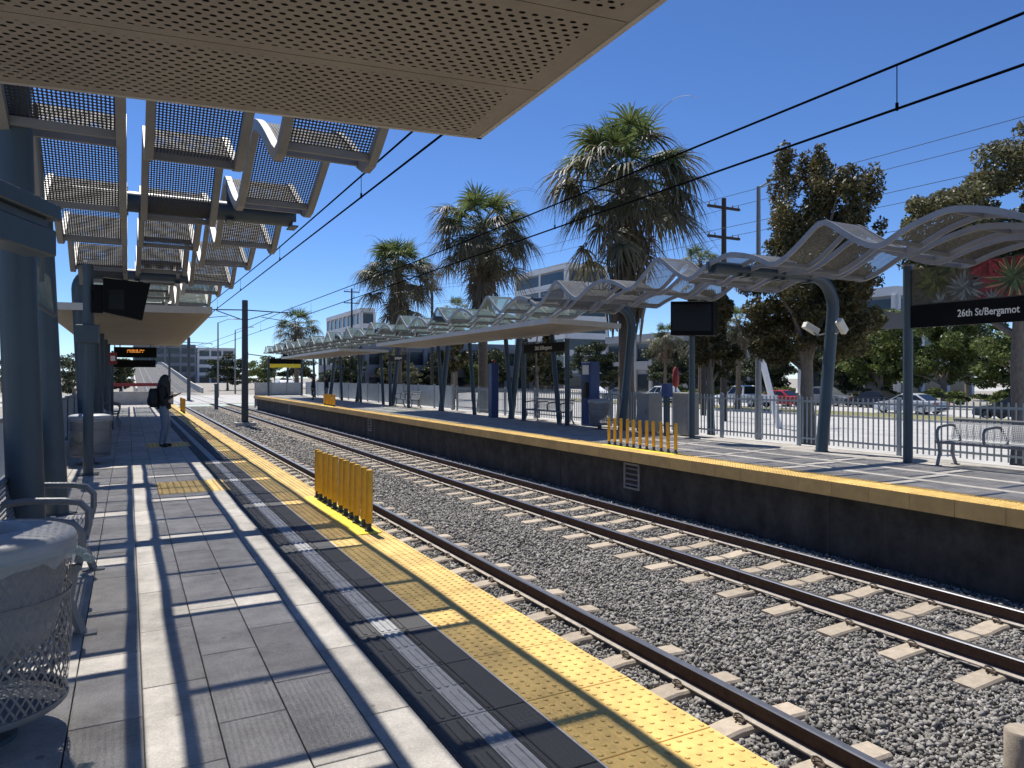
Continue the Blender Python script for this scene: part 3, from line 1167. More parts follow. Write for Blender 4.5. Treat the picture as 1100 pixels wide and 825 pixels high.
def bench(label, length=2.0, arms=(0, .5, 1), cat='bench'):
    """bench along local +Y, facing +X; origin at the middle of its foot line"""
    t = thing('bench', label, cat, (0, 0, 0), world=False)
    h = length / 2
    rows, uvs = [], []
    pr = [(.56, .41), (.575, .435), (.54, .452), (.30, .44), (.16, .435)]
    L = 0
    for i, (x, z) in enumerate(pr):
        if i:
            L += math.hypot(x - pr[i - 1][0], z - pr[i - 1][1])
        rows.append([(x, -h, z), (x, h, z)])
        uvs.append([(0, L), (length, L)])
    MB().sheet(rows, uvs).build('seat', M['benchperf'], t, smooth=True)
    rows, uvs = [], []
    pr = [(.14, .45), (.10, .50), (.03, .80), (-.01, .83), (-.03, .80)]
    L = 0
    for i, (x, z) in enumerate(pr):
        if i:
            L += math.hypot(x - pr[i - 1][0], z - pr[i - 1][1])
        rows.append([(x, -h, z), (x, h, z)])
        uvs.append([(0, L), (length, L)])
    MB().sheet(rows, uvs).build('backrest', M['benchperf'], t, smooth=True)
    MB().path([(.55, -h, .415), (.55, h, .415)], .022, 8).path([(.02, -h, .815), (.02, h, .815)], .02, 8).path([(.15, -h, .43), (.15, h, .43)], .02, 8).build('frame_tube', M['galv'], t, smooth=True)
    for f in arms:
        yy = -h + .04 + (length - .08) * f
        pts = [(.06, yy, .70), (.20, yy, .715), (.42, yy, .70), (.52, yy, .68), (.57, yy, .62), (.57, yy, .52), (.55, yy, .44)]
        MB().path(pts, .024, 8).build('armrest', M['galv'], t, smooth=True)
    for f in (0, 1):
        yy = -h + .04 + (length - .08) * f
        lg = MB()
        lg.path([(.53, yy, .43), (.50, yy, .22), (.57, yy, .012)], [.03, .028, .03], 8)
        lg.path([(.10, yy, .47), (.14, yy, .22), (.02, yy, .012)], [.03, .028, .03], 8)
        lg.path([(.51, yy, .40), (.10, yy, .40)], .025, 8)
        lg.box(.49, .65, yy - .04, yy + .04, 0, .012).box(-.05, .10, yy - .04, yy + .04, 0, .012)
        lg.build('leg_frame', M['galv'], t, smooth=True)
    return t


bn = bench('silver perforated bench beside the nearest column on the near platform', 1.75, (0, .5, 1))
bn.location = (-.82, 5.95, 0)
b2 = bench('silver perforated bench by the picket fence at the right', 2.45, (0, .33, .66, 1))
b2.location = (13.2, 6.55, 0)
b2.rotation_euler = (0, 0, PI)
dup(b2, (13.1, 21.4, 0), PI, 'silver bench in shade between the two sign posts of the first far shelter')
dup(b2, (13.1, 35.6, 0), PI, 'silver bench in the sun between the two far platform shelters')
dup(bn, (-.82, 27.0, 0), 0, 'silver bench under the shelter roof beyond the standing person')

# water bottle on the bench
MB().lathe([(0, .445), (.032, .445), (.034, .46), (.034, .56), (.030, .60), (.014, .635), (.013, .65), (.016, .652), (.016, .67), (0, .672)], 16, (-.43, 5.5)).build('water_bottle', M['bottle'], smooth=True)
tag(bpy.data.objects['water_bottle'], 'clear plastic water bottle standing on the nearest bench', 'bottle')


def screen_post(label, loc, side=1):
    t = thing('display_post', label, 'display screen', loc)
    x, y, _ = loc
    MB().path([(x, y, 0), (x, y, 3.38)], .075, 16).build('post', M['steel'], t, smooth=True)
    MB().box(x - .15, x + .15, y - .15, y + .15, 0, .02).build('base_plate', M['steel'], t)
    return t


# monitor post at the left
t = screen_post('blue-grey post carrying a black screen and a grey box on the near platform', (-.57, 13.42, 0))
MB().box(-.74, -.42, 13.22, 13.62, 2.12, 2.40).build('junction_box', M['steel'], t, bevel=.01)
MB().path([(-.57, 13.42, 3.0), (-.30, 13.36, 3.0)], .03, 8).path([(-.57, 13.42, 2.75), (-.30, 13.36, 2.75)], .03, 8).build('bracket', M['tube'], t)
sc = MB()
sc.prism([(-.36, 2.62), (.20, 2.50), (.32, 3.12), (-.36, 3.17)], 1, 13.26, 13.44)
s_ = sc.build('screen_housing', M['black'], t, bevel=.01)
MB().box(-.50, -.36, 13.30, 13.40, 2.60, 3.05).build('side_housing', M['black'], t)
MB().box(-.28, -.06, 13.25, 13.258, 2.66, 2.98).build('access_panel', M['screen'], s_)

# monitor post on the far platform
t = screen_post('black two-sided display screen on a blue-grey post by the far fence', (12.7, 14.1, 0))
hs = MB()
ux = Vector((.55, .83, 0)).normalized()
ce = Vector((12.45, 13.75, 3.02))
hs.obox(ce, Vector((.40, -.62, -.03)) * .72, Vector((.26, .17, 0)) * .75, (0, 0, .42))
hs = hs.build('screen_housing', M['black'], t, bevel=.012)
MB().obox(ce + Vector((-.205, -.135, .02)), Vector((.40, -.62, -.03)) * .66, Vector((.004, .003, 0)), (0, 0, .33)).build('screen', M['screen'], hs)
MB().path([(12.7, 14.1, 2.9), (12.55, 13.9, 2.9)], .04, 8).build('bracket', M['steel'], t)

# hanging train sign (amber) under the far roof of the near platform
t = thing('departure_sign', 'black hanging departure board with amber lettering under the near platform roof', 'sign', (.25, 33.0, 2.6))
MB().box(-.52, 1.02, 33.0, 33.18, 2.36, 2.78).build('housing', M['black'], t)
am = MB()
for r in range(2):
    for k in range(14):
        if rnd.random() < .8:
            xx = -.05 + k * .045
            am.box(xx, xx + .028, 32.99, 33.0, 2.56 + r * .07, 2.60 + r * .07 + .01 * (k % 3))
am.build('led_row', M['amber'], t)
MB().path([(-.3, 33.09, 2.78), (-.3, 33.09, 2.95)], .02, 6).path([(.8, 33.09, 2.78), (.8, 33.09, 2.95)], .02, 6).build('hanger', M['steel'], t)
t = thing('hanging_sign', 'plain black sign board hung beneath the departure board', 'sign', (.25, 34, 2.1))
MB().box(-.62, 1.02, 34.0, 34.1, 1.98, 2.28).build('board', M['black'], t)
MB().path([(-.5, 34.05, 2.28), (-.5, 34.05, 2.95)], .02, 6).path([(.95, 34.05, 2.28), (.95, 34.05, 2.95)], .02, 6).build('hanger', M['steel'], t)
t = thing('warning_sign', 'small red square sign on the shelter post row', 'sign', (-.35, 24.0, 2.2))
MB().box(-.52, -.30, 24.5, 24.52, 1.95, 2.30).build('plate', M['red'], t)
MB().box(-.47, -.35, 24.485, 24.5, 2.05, 2.2).build('symbol', M['text'], t)
MB().path([(-.42, 24.56, 0), (-.42, 24.56, 2.35)], .03, 8).build('pole', M['steel'], t)
t = thing('barrier', 'white barrier with red top rail at the end of the near platform', 'barrier', (0, 50, -1.0))
for xx in (-.9, -.3, .3, .9, 1.5):
    MB().box(xx - .03, xx + .03, 50, 50.06, GZ, 1.15).build('post', M['white'], t)
MB().box(-1.0, 1.6, 49.98, 50.08, 1.0, 1.2).build('top_rail', M['red'], t)
MB().box(-1.0, 1.6, 50.0, 50.05, .3, .42).build('lower_rail', M['white'], t)


# bollards
def bollard_proto():
    m = MB().lathe([(.0, .085), (.034, .085), (.036, .10), (.036, .605), (.031, .622), (.0, .626)], 18).build('bollard', M['bollard'], smooth=True)
    MB().lathe([(.044, .006), (.044, .02), (.026, .03), (.030, .04), (.024, .05), (.030, .06), (.024, .07), (.030, .085), (0, .085)], 14).build('spring_collar', M['pole'], m, smooth=True)
    return m


bp0 = bollard_proto()
tag(bp0, 'x', 'bollard', 'x')
first = True


def bollard_row(x, ys, where, group):
    global first
    n = len(ys)
    for i, yy in enumerate(ys):
        o = bp0 if first else dup(bp0)
        first = False
        o.location = (x + rnd.uniform(-.008, .008), yy, .008)
        o.rotation_euler = (rnd.uniform(-.025, .025), rnd.uniform(-.025, .025), 0)
        o['label'] = '%s yellow post of the row %s' % (ORD[i], where)
        o['group'] = group
    half = n // 2 + 0
    for s, (a, b_) in enumerate(((0, half), (half, n))):
        p = MB()
        y0, y1 = ys[a] - .11, ys[b_ - 1] + .11
        p.prism([(x - .16, .002), (x + .10, .002), (x + .085, .010), (x - .12, .010)], 1, y0 + .002, y1 - .002)
        p = p.build('base_plate', M['plate'])
        tag(p, '%s yellow base strip of the posts %s' % (('nearer', 'farther')[s], where), 'base plate', 'base plates of the yellow posts')


bollard_row(2.16, [7.14 + .232 * i for i in range(11)], 'on the near platform edge', 'yellow posts on the near platform edge')
bollard_row(9.84, [11.4 + .232 * i for i in range(11)], 'on the far platform facing the fence', 'yellow posts on the far platform')
bollard_row(2.14, [34.2 + .232 * i for i in range(11)], 'beyond the standing person', 'yellow posts beyond the person')
bollard_row(9.66, [38.2 + .232 * i for i in range(11)], 'far along the far platform by the second shelter', 'yellow posts far along the far platform')

# ================================================================== FAR PLATFORM OBJECTS
t = thing('picket_fence', 'blue-grey metal picket fence along the back of the far platform', 'fence', (13.6, 5, 0))
pk = MB().box(-.011, .011, -.011, .011, .07, 1.12).mesh('picket', M['picket'])
n = 0
y = -.6
while y < 31.5 and n < 270:
    link('picket', pk, t, (0, y - 5, 0))
    y += .118
    n += 1
MB().box(13.585, 13.615, -.7, 31.4, 1.0, 1.04).build('top_rail', M['picket'], t)
MB().box(13.585, 13.615, -.7, 31.4, .16, .20).build('bottom_rail', M['picket'], t)
y = -.66
while y < 31.5:
    MB().box(13.565, 13.635, y - .035, y + .035, 0, 1.16).build('post', M['picket'], t)
    y += 2.44
t = thing('screen_fence', 'pale blue-grey solid screen fence behind the distant far platform', 'fence', (13.6, 32, 0))
for k in range(14):
    y0 = 31.6 + k * 2.3
    MB().box(13.585, 13.615, y0 + .04, y0 + 2.26, .08, 1.15).build('panel', M['panel'], t)
    MB().box(13.56, 13.64, y0 - .04, y0 + .038, 0, 1.22).build('post', M['picket'], t)
t = thing('end_fence', 'grey panel fence across the far end of the far platform', 'fence', (11, 64.2, 0))
for k in range(3):
    MB().box(9.5 + k * 1.3, 10.72 + k * 1.3, 64.1, 64.14, -.9, 1.1).build('panel', M['panel'], t)
    MB().box(9.42 + k * 1.3, 9.5 + k * 1.3, 64.08, 64.16, -1.05, 1.2).build('post', M['picket'], t)


def station_sign(label, x, ya, yb, z0, z1, band, poster, size, art=True):
    """sign running along Y between two posts; printed face towards -X"""
    t = thing('station_sign', label, 'station sign', (x, ya, 0))
    for yy in (ya, yb):
        MB().path([(x, yy, 0), (x, yy, z1 + .07)], .082, 18).build('post', M['steel'], t, smooth=True)
        MB().lathe([(0, z1 + .07), (.10, z1 + .07), (.10, z1 + .10), (0, z1 + .10)], 18, (x, yy)).build('post_cap', M['galv'], t, smooth=True)
    a, b_ = ya - .09, yb + .09
    bd = MB().box(x - .045, x + .045, b_, a, z0, z0 + band).build('name_board', M['black'], t)
    me = text_mesh('26th St/Bergamot', size)
    xs = [v.co.x for v in me.vertices]
    wd = max(xs) - min(xs)
    for v in me.vertices:
        v.co.x *= .80
    wd *= .80
    o = link('lettering', me, bd)
    yr = b_ + .22 if not art else a - 1.48 - wd * .0
    yst = (a + b_) / 2 + wd / 2 if not art else sign_text_y
    o.rotation_euler = (PI / 2, 0, -PI / 2)
    o.location = (x - .048 - t.location.x, yst - t.location.y, z0 + band / 2 - size * .33)
    if art:
        po = MB().box(x - .03, x + .03, b_, a, z0 + band + .006, z1).build('poster', M['p_bg'], t)
        xf = x - .031

        def rosette(cy, cz, R, n, wd, mm, nm, lift, a0=0, a1=2 * PI, curl=.15, edge=None):
            for (mat_, sc_, lf) in ([(edge, 1.0, 0)] if edge else []) + [(mm, .80 if edge else 1.0, .0015)]:
                q = MB()
                for i in range(n):
                    an = a0 + (a1 - a0) * (i + rnd.uniform(-.2, .2)) / n
                    Rr = R * rnd.uniform(.75, 1.1)
                    ww = wd * sc_
                    d = (math.cos(an), math.sin(an))
                    nn = (-d[1], d[0])
                    pts = []
                    for s_, tt in ((-1, 0.0), (-1, .35), (-.75, .7), (0, 1.0), (.75, .7), (1, .35), (1, 0.0)):
                        yy = cy + d[0] * Rr * tt + nn[0] * ww * s_ + curl * R * tt * tt * nn[0]
                        zz = cz + d[1] * Rr * tt + nn[1] * ww * s_ + curl * R * tt * tt * nn[1]
                        yy = min(max(yy, b_ + .01), a - .01)
                        zz = min(max(zz, z0 + band + .02), z1 - .01)
                        pts.append((xf - lift - lf - i * .00012, yy, zz))
                    q.add(pts, [tuple(range(7))])
                q.build(nm, mat_, po, fix=False)
        zc = (z0 + band + z1) / 2
        rosette(a - .38, zc + .10, .34, 26, .05, M['p_lime'], 'printed_succulent', .001)
        rosette(a - .95, zc - .10, .36, 22, .026, M['p_grey'], 'printed_agave', .006)
        rosette(a - .55, zc - .30, .2, 16, .016, M['p_grey'], 'printed_agave', .009)
        rosette(a - 1.75, zc + .05, .75, 34, .07, M['p_red'], 'printed_red_leaves', .003)
        rosette(a - 1.72, zc - .02, .50, 17, .032, M['p_aloe'], 'printed_aloe', .012, edge=M['p_edge'])
        rosette(a - 1.40, zc - .34, .2, 14, .016, M['p_grey'], 'printed_agave', .016)
        rosette(a - .38, zc + .10, .20, 18, .04, M['p_lime'], 'printed_succulent', .020)
        rosette(a - .95, zc - .10, .20, 16, .022, M['p_grey'], 'printed_agave', .023)
        rosette(a - 1.28, zc + .32, .32, 20, .05, M['p_red'], 'printed_red_leaves', .0255)
        rosette(a - .72, zc + .36, .22, 18, .03, M['p_aloe'], 'printed_succulent', .028)
        rosette(a - 2.35, zc + .2, .30, 20, .04, M['p_lime'], 'printed_succulent', .018)
    return t


sign_text_y = 7.34
station_sign('large station name sign with a succulent poster above the right bench', 12.6, 8.26, 4.6, 2.46, 3.52, .40, True, .172)
s2 = station_sign('plain black station name sign in front of the first far shelter bench', 12.55, 22.7, 19.8, 2.42, 2.72, .30, False, .2, art=False)
dup(s2, (12.55, 37.7, 0), None, 'small black station name sign between the two far platform shelters')

t = thing('flag_fixture', 'small grey angular metal fixture on the station sign post', 'fixture', (12.6, 8.5, 2.6))
MB().prism([(8.34, 2.74), (8.72, 2.80), (8.60, 2.64), (8.78, 2.48), (8.34, 2.46)], 0, 12.57, 12.60).build('plate', M['galv'], t)

# cameras on the bent post
for i, (dy, a, lab) in enumerate(((.12, .5, 'left white security camera on the bent post'), (-.12, -.4, 'right white security camera on the bent post'))):
    t = thing('security_camera', lab, 'camera', (13.1, 10.35 + dy, 2.55), group='security cameras on the bent post')
    c = Vector((13.02, 10.35 + dy * 3.2, 2.62))
    d = Vector((-.10, .04 * (1 if dy > 0 else -.3), .10 if dy < 0 else .06)).normalized()
    dn = d.cross(Vector((0, 1, 0))).normalized()
    MB().obox(c, d * .17, Vector((0, 1, 0)) * .06, dn * .075).build('housing', M['cream'], t, bevel=.012)
    MB().path([(13.16, 10.35 + dy * .6, 2.5), (13.05, 10.35 + dy * 2, 2.46), (13.03, 10.35 + dy * 3.0, 2.56)], .016, 8).build('bracket', M['galv'], t)

# cabinet, pylon, machines
t = thing('equipment_cabinet', 'grey metal equipment cabinet beside the second bent post', 'cabinet', (12.95, 16.2, 0))
MB().box(12.75, 13.2, 15.9, 16.45, .03, 1.12).build('body', M['cabinet'], t, bevel=.01)
MB().box(12.742, 12.75, 15.95, 16.4, .1, 1.05).build('door', M['cabinet'], t)
MB().box(12.72, 12.742, 16.0, 16.03, .55, .68).build('handle', M['galv'], t)
t = thing('utility_cabinet', 'grey cabinet standing by the fence near the display post', 'cabinet', (13.2, 14.9, 0))
MB().box(13.0, 13.4, 14.6, 15.2, .03, 1.15).build('body', M['cabinet'], t, bevel=.01)
MB().box(12.992, 13.0, 14.65, 15.15, .1, 1.08).build('door', M['cabinet'], t)
t = thing('ticket_machine', 'dark blue information pylon behind the sign post of the first far shelter', 'pylon', (13.1, 20.0, 0))
MB().box(12.95, 13.3, 19.05, 19.6, 0, 2.05).build('body', M['blue'], t, bevel=.012)
MB().box(12.942, 12.95, 19.15, 19.5, 1.65, 1.95).build('header', M['text'], t)
MB().box(12.942, 12.95, 19.15, 19.5, .9, 1.4).build('screen', M['screen'], t)
t = thing('emergency_phone', 'slim deep blue emergency phone pillar under the first far shelter', 'phone pillar', (12.5, 24.6, 0))
MB().box(12.35, 12.65, 24.9, 25.2, 0, 2.1).build('pillar', M['blue'], t, bevel=.01)
MB().lathe([(.0, 2.1), (.06, 2.1), (.06, 2.2), (.0, 2.25)], 12, (12.5, 25.05)).build('lamp', M['red'], t)
t = thing('tap_machine', 'grey ticket validator post by the display post', 'validator', (12.9, 15.2, 0))
MB().box(12.55, 12.66, 14.9, 15.02, 0, 1.05).build('stand', M['steel'], t)
MB().box(12.52, 12.70, 14.84, 15.08, 1.05, 1.4).build('reader', M['blue'], t)
t = thing('yellow_header', 'black and yellow overhead sign at the far end of the far platform', 'sign', (10.6, 62, 0))
MB().path([(10.2, 62.0, 0), (10.2, 62.0, 3.2)], .09, 12).path([(12.9, 62.0, 0), (12.9, 62.0, 3.2)], .09, 12).build('post', M['steel'], t, smooth=True)
MB().box(10.3, 12.8, 61.95, 62.05, 2.35, 2.66).build('yellow_board', M['plate'], t)
MB().box(10.3, 12.8, 61.96, 62.04, 2.67, 3.1).build('black_board', M['black'], t)


# ================================================================== PEOPLE
def skin_mesh(nodes, edges, root, sub=2):
    """one continuous surface grown on a skeleton: nodes = [(x,y,z,rx,ry)]"""
    me = bpy.data.meshes.new('skeleton')
    me.from_pydata([n[:3] for n in nodes], edges, [])
    o = bpy.data.objects.new('skeleton', me)
    col.objects.link(o)
    sk = o.modifiers.new('skin', 'SKIN')
    sk.use_smooth_shade = True
    sv = me.skin_vertices[0].data
    for i, n in enumerate(nodes):
        sv[i].radius = (n[3], n[4])
        sv[i].use_root = (i == root)
    ss = o.modifiers.new('sub', 'SUBSURF')
    ss.levels = sub
    dg = bpy.context.evaluated_depsgraph_get()
    out = bpy.data.meshes.new_from_object(o.evaluated_get(dg))
    bpy.data.objects.remove(o)
    out.polygons.foreach_set('use_smooth', [True] * len(out.polygons))
    return out


def person(name_label, loc, rz, hair_long=True, phone=True, pack=True, top='jacket', legs='jeans', H=1.64):
    """faces local +X, looking down at what the right hand holds"""
    t = thing('person', name_label, 'person', (0, 0, 0), world=False)
    N, E = [], []

    def nd(x, y, z, r, r2=None):
        N.append((x, y, z, r, r2 or r))
        return len(N) - 1

    def ch(*ids):
        for a, b_ in zip(ids, ids[1:]):
            E.append((a, b_))
    pel = nd(0, 0, .90, .125, .15)
    wst = nd(.0, 0, 1.03, .11, .135)
    chest = nd(-.02, 0, 1.20, .125, .155)
    sho = nd(-.025, 0, 1.335, .085, .11)
    neck = nd(.01, 0, 1.41, .048)
    h0 = nd(.045, 0, 1.465, .068, .062)
    h1 = nd(.065, 0, 1.53, .088, .076)
    h2 = nd(.055, 0, 1.595, .07, .066)
    ch(pel, wst, chest, sho, neck, h0, h1, h2)
    chin = nd(.115, 0, 1.455, .032)
    ch(h0, chin)
    nose = nd(.158, 0, 1.505, .012)
    ch(h1, nose)
    for s in (-1, 1):
        hip = nd(.0, s * .085, .84, .098)
        knee = nd(.025 + (.05 if s > 0 else .0), s * .095, .48, .062)
        calf = nd(.0 + (.03 if s > 0 else -.02), s * .095, .33, .055)
        ank = nd(-.02 + (.03 if s > 0 else -.03), s * .095, .09, .04)
        heel = nd(-.03 + (.03 if s > 0 else -.03), s * .095, .045, .04)
        toe = nd(.13 + (.03 if s > 0 else -.03), s * .11, .035, .034)
        ch(pel, hip, knee, calf, ank, heel, toe)
        shl = nd(-.02, s * .165, 1.32, .062)
        elb = nd(-.02, s * .215, 1.05, .047)
        if phone:
            wr = nd(.20, s * .10, 1.16, .03)
            palm = nd(.265, s * .065, 1.185, .034, .02)
            fd = Vector((1.0, -s * .5, .25)).normalized()
        else:
            wr = nd(.05, s * .22, .84, .03)
            palm = nd(.065, s * .215, .765, .02, .034)
            fd = Vector((.15, 0, -1)).normalized()
        ch(sho, shl, elb, wr, palm)
        P = Vector(N[palm][:3])
        side = fd.cross(Vector((0, s, 0)) if not phone else Vector((0, 0, 1))).normalized()
        for q in range(4):
            off = side * ((q - 1.5) * .019)
            L_ = (.07, .08, .075, .058)[q]
            a_ = nd(*(P + off + fd * .03), .0085)
            b_ = nd(*(P + off + fd * (.03 + L_ * .5) + Vector((0, 0, .006 if phone else 0))), .008)
            c_ = nd(*(P + off + fd * (.025 + L_ * .85) + Vector((0, -s * .012 if phone else 0, .024 if phone else .0))), .0065)
            ch(palm, a_, b_, c_)
        th = nd(*(P - side * .034 + fd * .012), .0095)
        t2 = nd(*(P - side * .045 + fd * .045 + Vector((0, 0, .01))), .008)
        ch(palm, th, t2)
    me = skin_mesh(N, E, pel, 2)
    for m_ in (M['skin'], M[top], M[legs], M['bag']):
        me.materials.append(m_)
    for p in me.polygons:
        c = p.center
        i = 0
        if c.z < .075:
            i = 3
        elif c.z < .93 and abs(c.y) < (.165):
            i = 2
        elif c.z < 1.415:
            i = 1
            rr = math.hypot(c.x - .22, 0)
            if phone and c.x > .205:
                i = 0
            if not phone and c.z < .84:
                i = 0
        p.material_index = i
    body = bpy.data.objects.new('body', me)
    col.objects.link(body)
    body.parent = t
    hm = MB()
    ellipsoid(hm, (.035, 0, 1.552), (.108, .094, .098), warp=lambda p: [p[0] * (1 if p[0] < 0 else (.78 if p[2] > .1 else .25)), p[1], p[2]])
    if hair_long:
        rows = []
        for i in range(9):
            z = 1.60 - i * .052
            wd = .092 + .022 * math.sin(i / 8 * PI)
            back = -.065 - .012 * i - .028 * math.sin(i / 8 * PI)
            row = []
            for j in range(17):
                a = -PI * .62 + PI * 1.24 * j / 16
                row.append((.03 + (back - .03) * math.cos(a) * 1.0, wd * math.sin(a), z + .008 * math.sin(j * 2.3 + i)))
            rows.append(row)
        inner = [[(x + .035, y * .7, z) for x, y, z in r] for r in rows]
        hm.sheet(rows)
        hm.sheet(inner)
        hm.sheet([rows[-1], inner[-1]])
        for q in (0, -1):
            hm.sheet([[r[q] for r in rows], [r[q] for r in inner]])
    hm.build('hair', M['hair'], t, smooth=True)
    if pack:
        bm_ = MB()
        ellipsoid(bm_, (-.20, 0, 1.12), (.115, .155, .225), 18, 11, warp=lambda p: [max(-.9, min(.9, p[0] * 1.25)), max(-.92, min(.92, p[1] * 1.2)), max(-.95, min(.95, p[2] * 1.12))])
        bp_ = bm_.build('backpack', M['bag'], t, smooth=True)
        pk_ = MB()
        ellipsoid(pk_, (-.30, 0, 1.05), (.045, .11, .11), 14, 8)
        pk_.build('front_pocket', M['bag'], bp_, smooth=True)
        for s in (-1, 1):
            MB().path([(-.13, s * .09, 1.30), (-.04, s * .105, 1.415), (.07, s * .11, 1.33), (.105, s * .11, 1.18), (.02, s * .15, 1.0), (-.12, s * .12, .93)], .018, 6).build('strap', M['bag'], bp_, smooth=True)
    # jacket hem and collar
    MB().lathe([(.135, .86), (.155, .90), (.148, .98), (.135, 1.0)], 20).build('jacket_hem', M[top], t, smooth=True)
    fm = MB()
    for s in (-1, 1):
        ellipsoid(fm, (.132, s * .03, 1.522), (.008, .012, .007), 8, 6)
    fm.build('eye', M['hair'], t)
    MB().obox((.142, 0, 1.474), (.004, 0, 0), (0, .02, 0), (0, 0, .005)).build('mouth', M['red'], t)
    em = MB()
    for s in (-1, 1):
        ellipsoid(em, (.045, s * .088, 1.51), (.018, .010, .028), 8, 6)
    em.build('ear', M['skin'], t)
    k = H / 1.66
    t.scale = (k, k, k)
    t.location = loc
    t.rotation_euler = (0, 0, rz)
    return t


p1 = person('person with long dark hair and black backpack looking at a phone', (.70, 17.95, 0), -.15)
a_ = -.15
o = MB().obox((0, 0, 0), (.035, 0, .02), (0, .036, 0), (-.003, 0, .005)).build('phone', M['phone'], bevel=.003)
tag(o, 'black phone held in the hands of the standing person', 'phone')
c = Vector((.335, 0, 1.215)) * (1.64 / 1.66)
o.location = (.70 + c.x * math.cos(a_), 17.95 + c.x * math.sin(a_), c.z)
o.rotation_euler = (0, 0, a_)
person('distant person in dark clothes waiting at left under the second far shelter', (11.2, 50.2, 0), PI, hair_long=False, phone=False, pack=False, legs='jacket')
person('distant person in dark top and pale trousers waiting at right under the second far shelter', (11.5, 47.6, 0), PI * .8, hair_long=False, phone=False, pack=False)


# ================================================================== OVERHEAD LINE
def cat_pole(y, label):
    t = thing('catenary_pole', label, 'catenary pole', (5.80, y, TOR))
    MB().box(5.25, 6.35, y - .5, y + .5, -1.22, -.98).build('footing', M['conc'], t)
    MB().lathe([(0, -.98), (.42, -.98), (.42, -.93), (0, -.93)], 4, (5.8, y)).build('base_plate', M['pole'], t)
    MB().path([(5.8, y, -.95), (5.8, y, 5.9)], [.19, .16], 8).build('shaft', M['pole'], t)
    for s in (-1, 1):
        xt = 5.8 + s * 2.35
        MB().path([(5.8, y, 5.35), (xt, y, 5.28)], .035, 6).path([(5.8, y, 4.75), (5.8 + s * 1.5, y, 5.26)], .028, 6).path([(5.8 + s * .9, y, 4.98), (xt - s * .3, y, 4.83)], .02, 6).build('cantilever', M['pole'], t)
        MB().lathe([(.03, 5.1), (.06, 5.14), (.03, 5.18), (.06, 5.22), (.03, 5.26)], 8, (xt, y)).build('insulator', M['cabinet'], t)
    return t


cat_pole(43, 'dark catenary pole between the tracks beyond the bollards')
cat_pole(86, 'thinner distant catenary pole between the tracks at the crossing')
cat_pole(128, 'farthest catenary pole at the foot of the ramp')
for i, xc in enumerate((3.60, 7.97)):
    t = thing('overhead_wire', ('overhead contact line above the near track', 'overhead contact line above the far track')[i], 'overhead wire', (xc, 0, 5))
    mz = (5.12, 5.25)[i]
    MB().path([(xc, -14, mz + .12), (xc, 0, mz), (xc, 21, mz - .05), (xc, 43, mz + .15), (xc, 64, mz), (xc, 86, mz + .15), (xc, 128, mz + .3), (xc, 200, mz + 3.6)], .016, 6).build('messenger_wire', M['wire'], t)
    MB().path([(xc, -14, 4.72), (xc, 43, 4.72), (xc, 86, 4.72), (xc, 128, 4.75), (xc, 200, 7.6)], .016, 6).build('contact_wire', M['wire'], t)
    for k in range(10):
        yy = (12.4, 5.36)[i] + (k - 1) * 7.7
        if yy < 1 or (i == 1 and k == 9):
            continue
        zt = mz - .0
        MB().path([(xc, yy, 4.72), (xc, yy, zt)], .006, 5).path([(xc, yy, 4.70), (xc, yy, 4.79)], .018, 6).build('hanger', M['wire'], t)

# utility poles and wires beyond the street
def util_pole(x, y, ztop, label, arms=3, r=.16):
    t = thing('utility_pole', label, 'utility pole', (x, y, GZ))
    MB().path([(x, y, GZ), (x, y, ztop)], [r * 1.25, r * .85], 10).build('shaft', M['woodpole'], t, smooth=True)
    for k in range(arms):
        z = ztop - .55 - k * 1.75
        MB().obox((x, y, z), (1.25, 0, 0), (0, .07, 0), (0, 0, .07)).build('cross_arm', M['woodpole'], t)
        pn = MB()
        for s in (-1.15, -.7, .7, 1.15):
            pn.lathe([(.03, z + .07), (.05, z + .16), (.02, z + .24)], 6, (x + s, y))
        pn.build('insulator', M['cabinet'], t)
    return t


# at u=778: k=.7287
util_pole(31.0, 31.7, 12.1, 'tall black utility pole with three crossarms behind the far screen post')
util_pole(34.5, 37.2, 8.5, 'shorter black utility pole left of the three-armed pole', arms=1)
util_pole(31.0, 112, 15.5, 'far utility pole above the distant palm', arms=2)
util_pole(31.0, 78, 14.0, 'distant utility pole left of the palms', arms=2)
t = thing('power_line', 'faint power lines strung between the utility poles', 'power line', (31, 0, 11))
for k in range(3):
    z = 12.1 - .55 - k * 1.75 + .26
    for s in (-1.15, 1.15):
        pts = []
        for (ya, za, yb, zb) in ((-45, z + .3, 31.7, z), (31.7, z, 78, z + 1.9), (78, z + 1.9, 112, z + 3.4)):
            for q in range(9):
                tq = q / 8
                pts.append((31 + s, ya + (yb - ya) * tq, za + (zb - za) * tq - 1.1 * 4 * tq * (1 - tq) * abs(yb - ya) / 60 * .5))
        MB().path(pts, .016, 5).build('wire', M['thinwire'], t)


def lamp_post(x, y, z, label, arm=1.6, dx=1):
    t = thing('street_lamp', label, 'street lamp', (x, y, GZ))
    MB().path([(x, y, GZ), (x, y, z)], [.13, .08], 10).build('shaft', M['galv'], t, smooth=True)
    MB().path([(x, y, z - .05), (x + dx * arm * .6, y - .2, z + .45), (x + dx * arm, y - .35, z + .5)], .04, 8).build('arm', M['galv'], t, smooth=True)
    MB().obox((x + dx * (arm + .3), y - .4, z + .5), (.35, 0, 0), (0, .13, 0), (0, 0, .06)).build('lamp_head', M['galv'], t, bevel=.03)
    return t


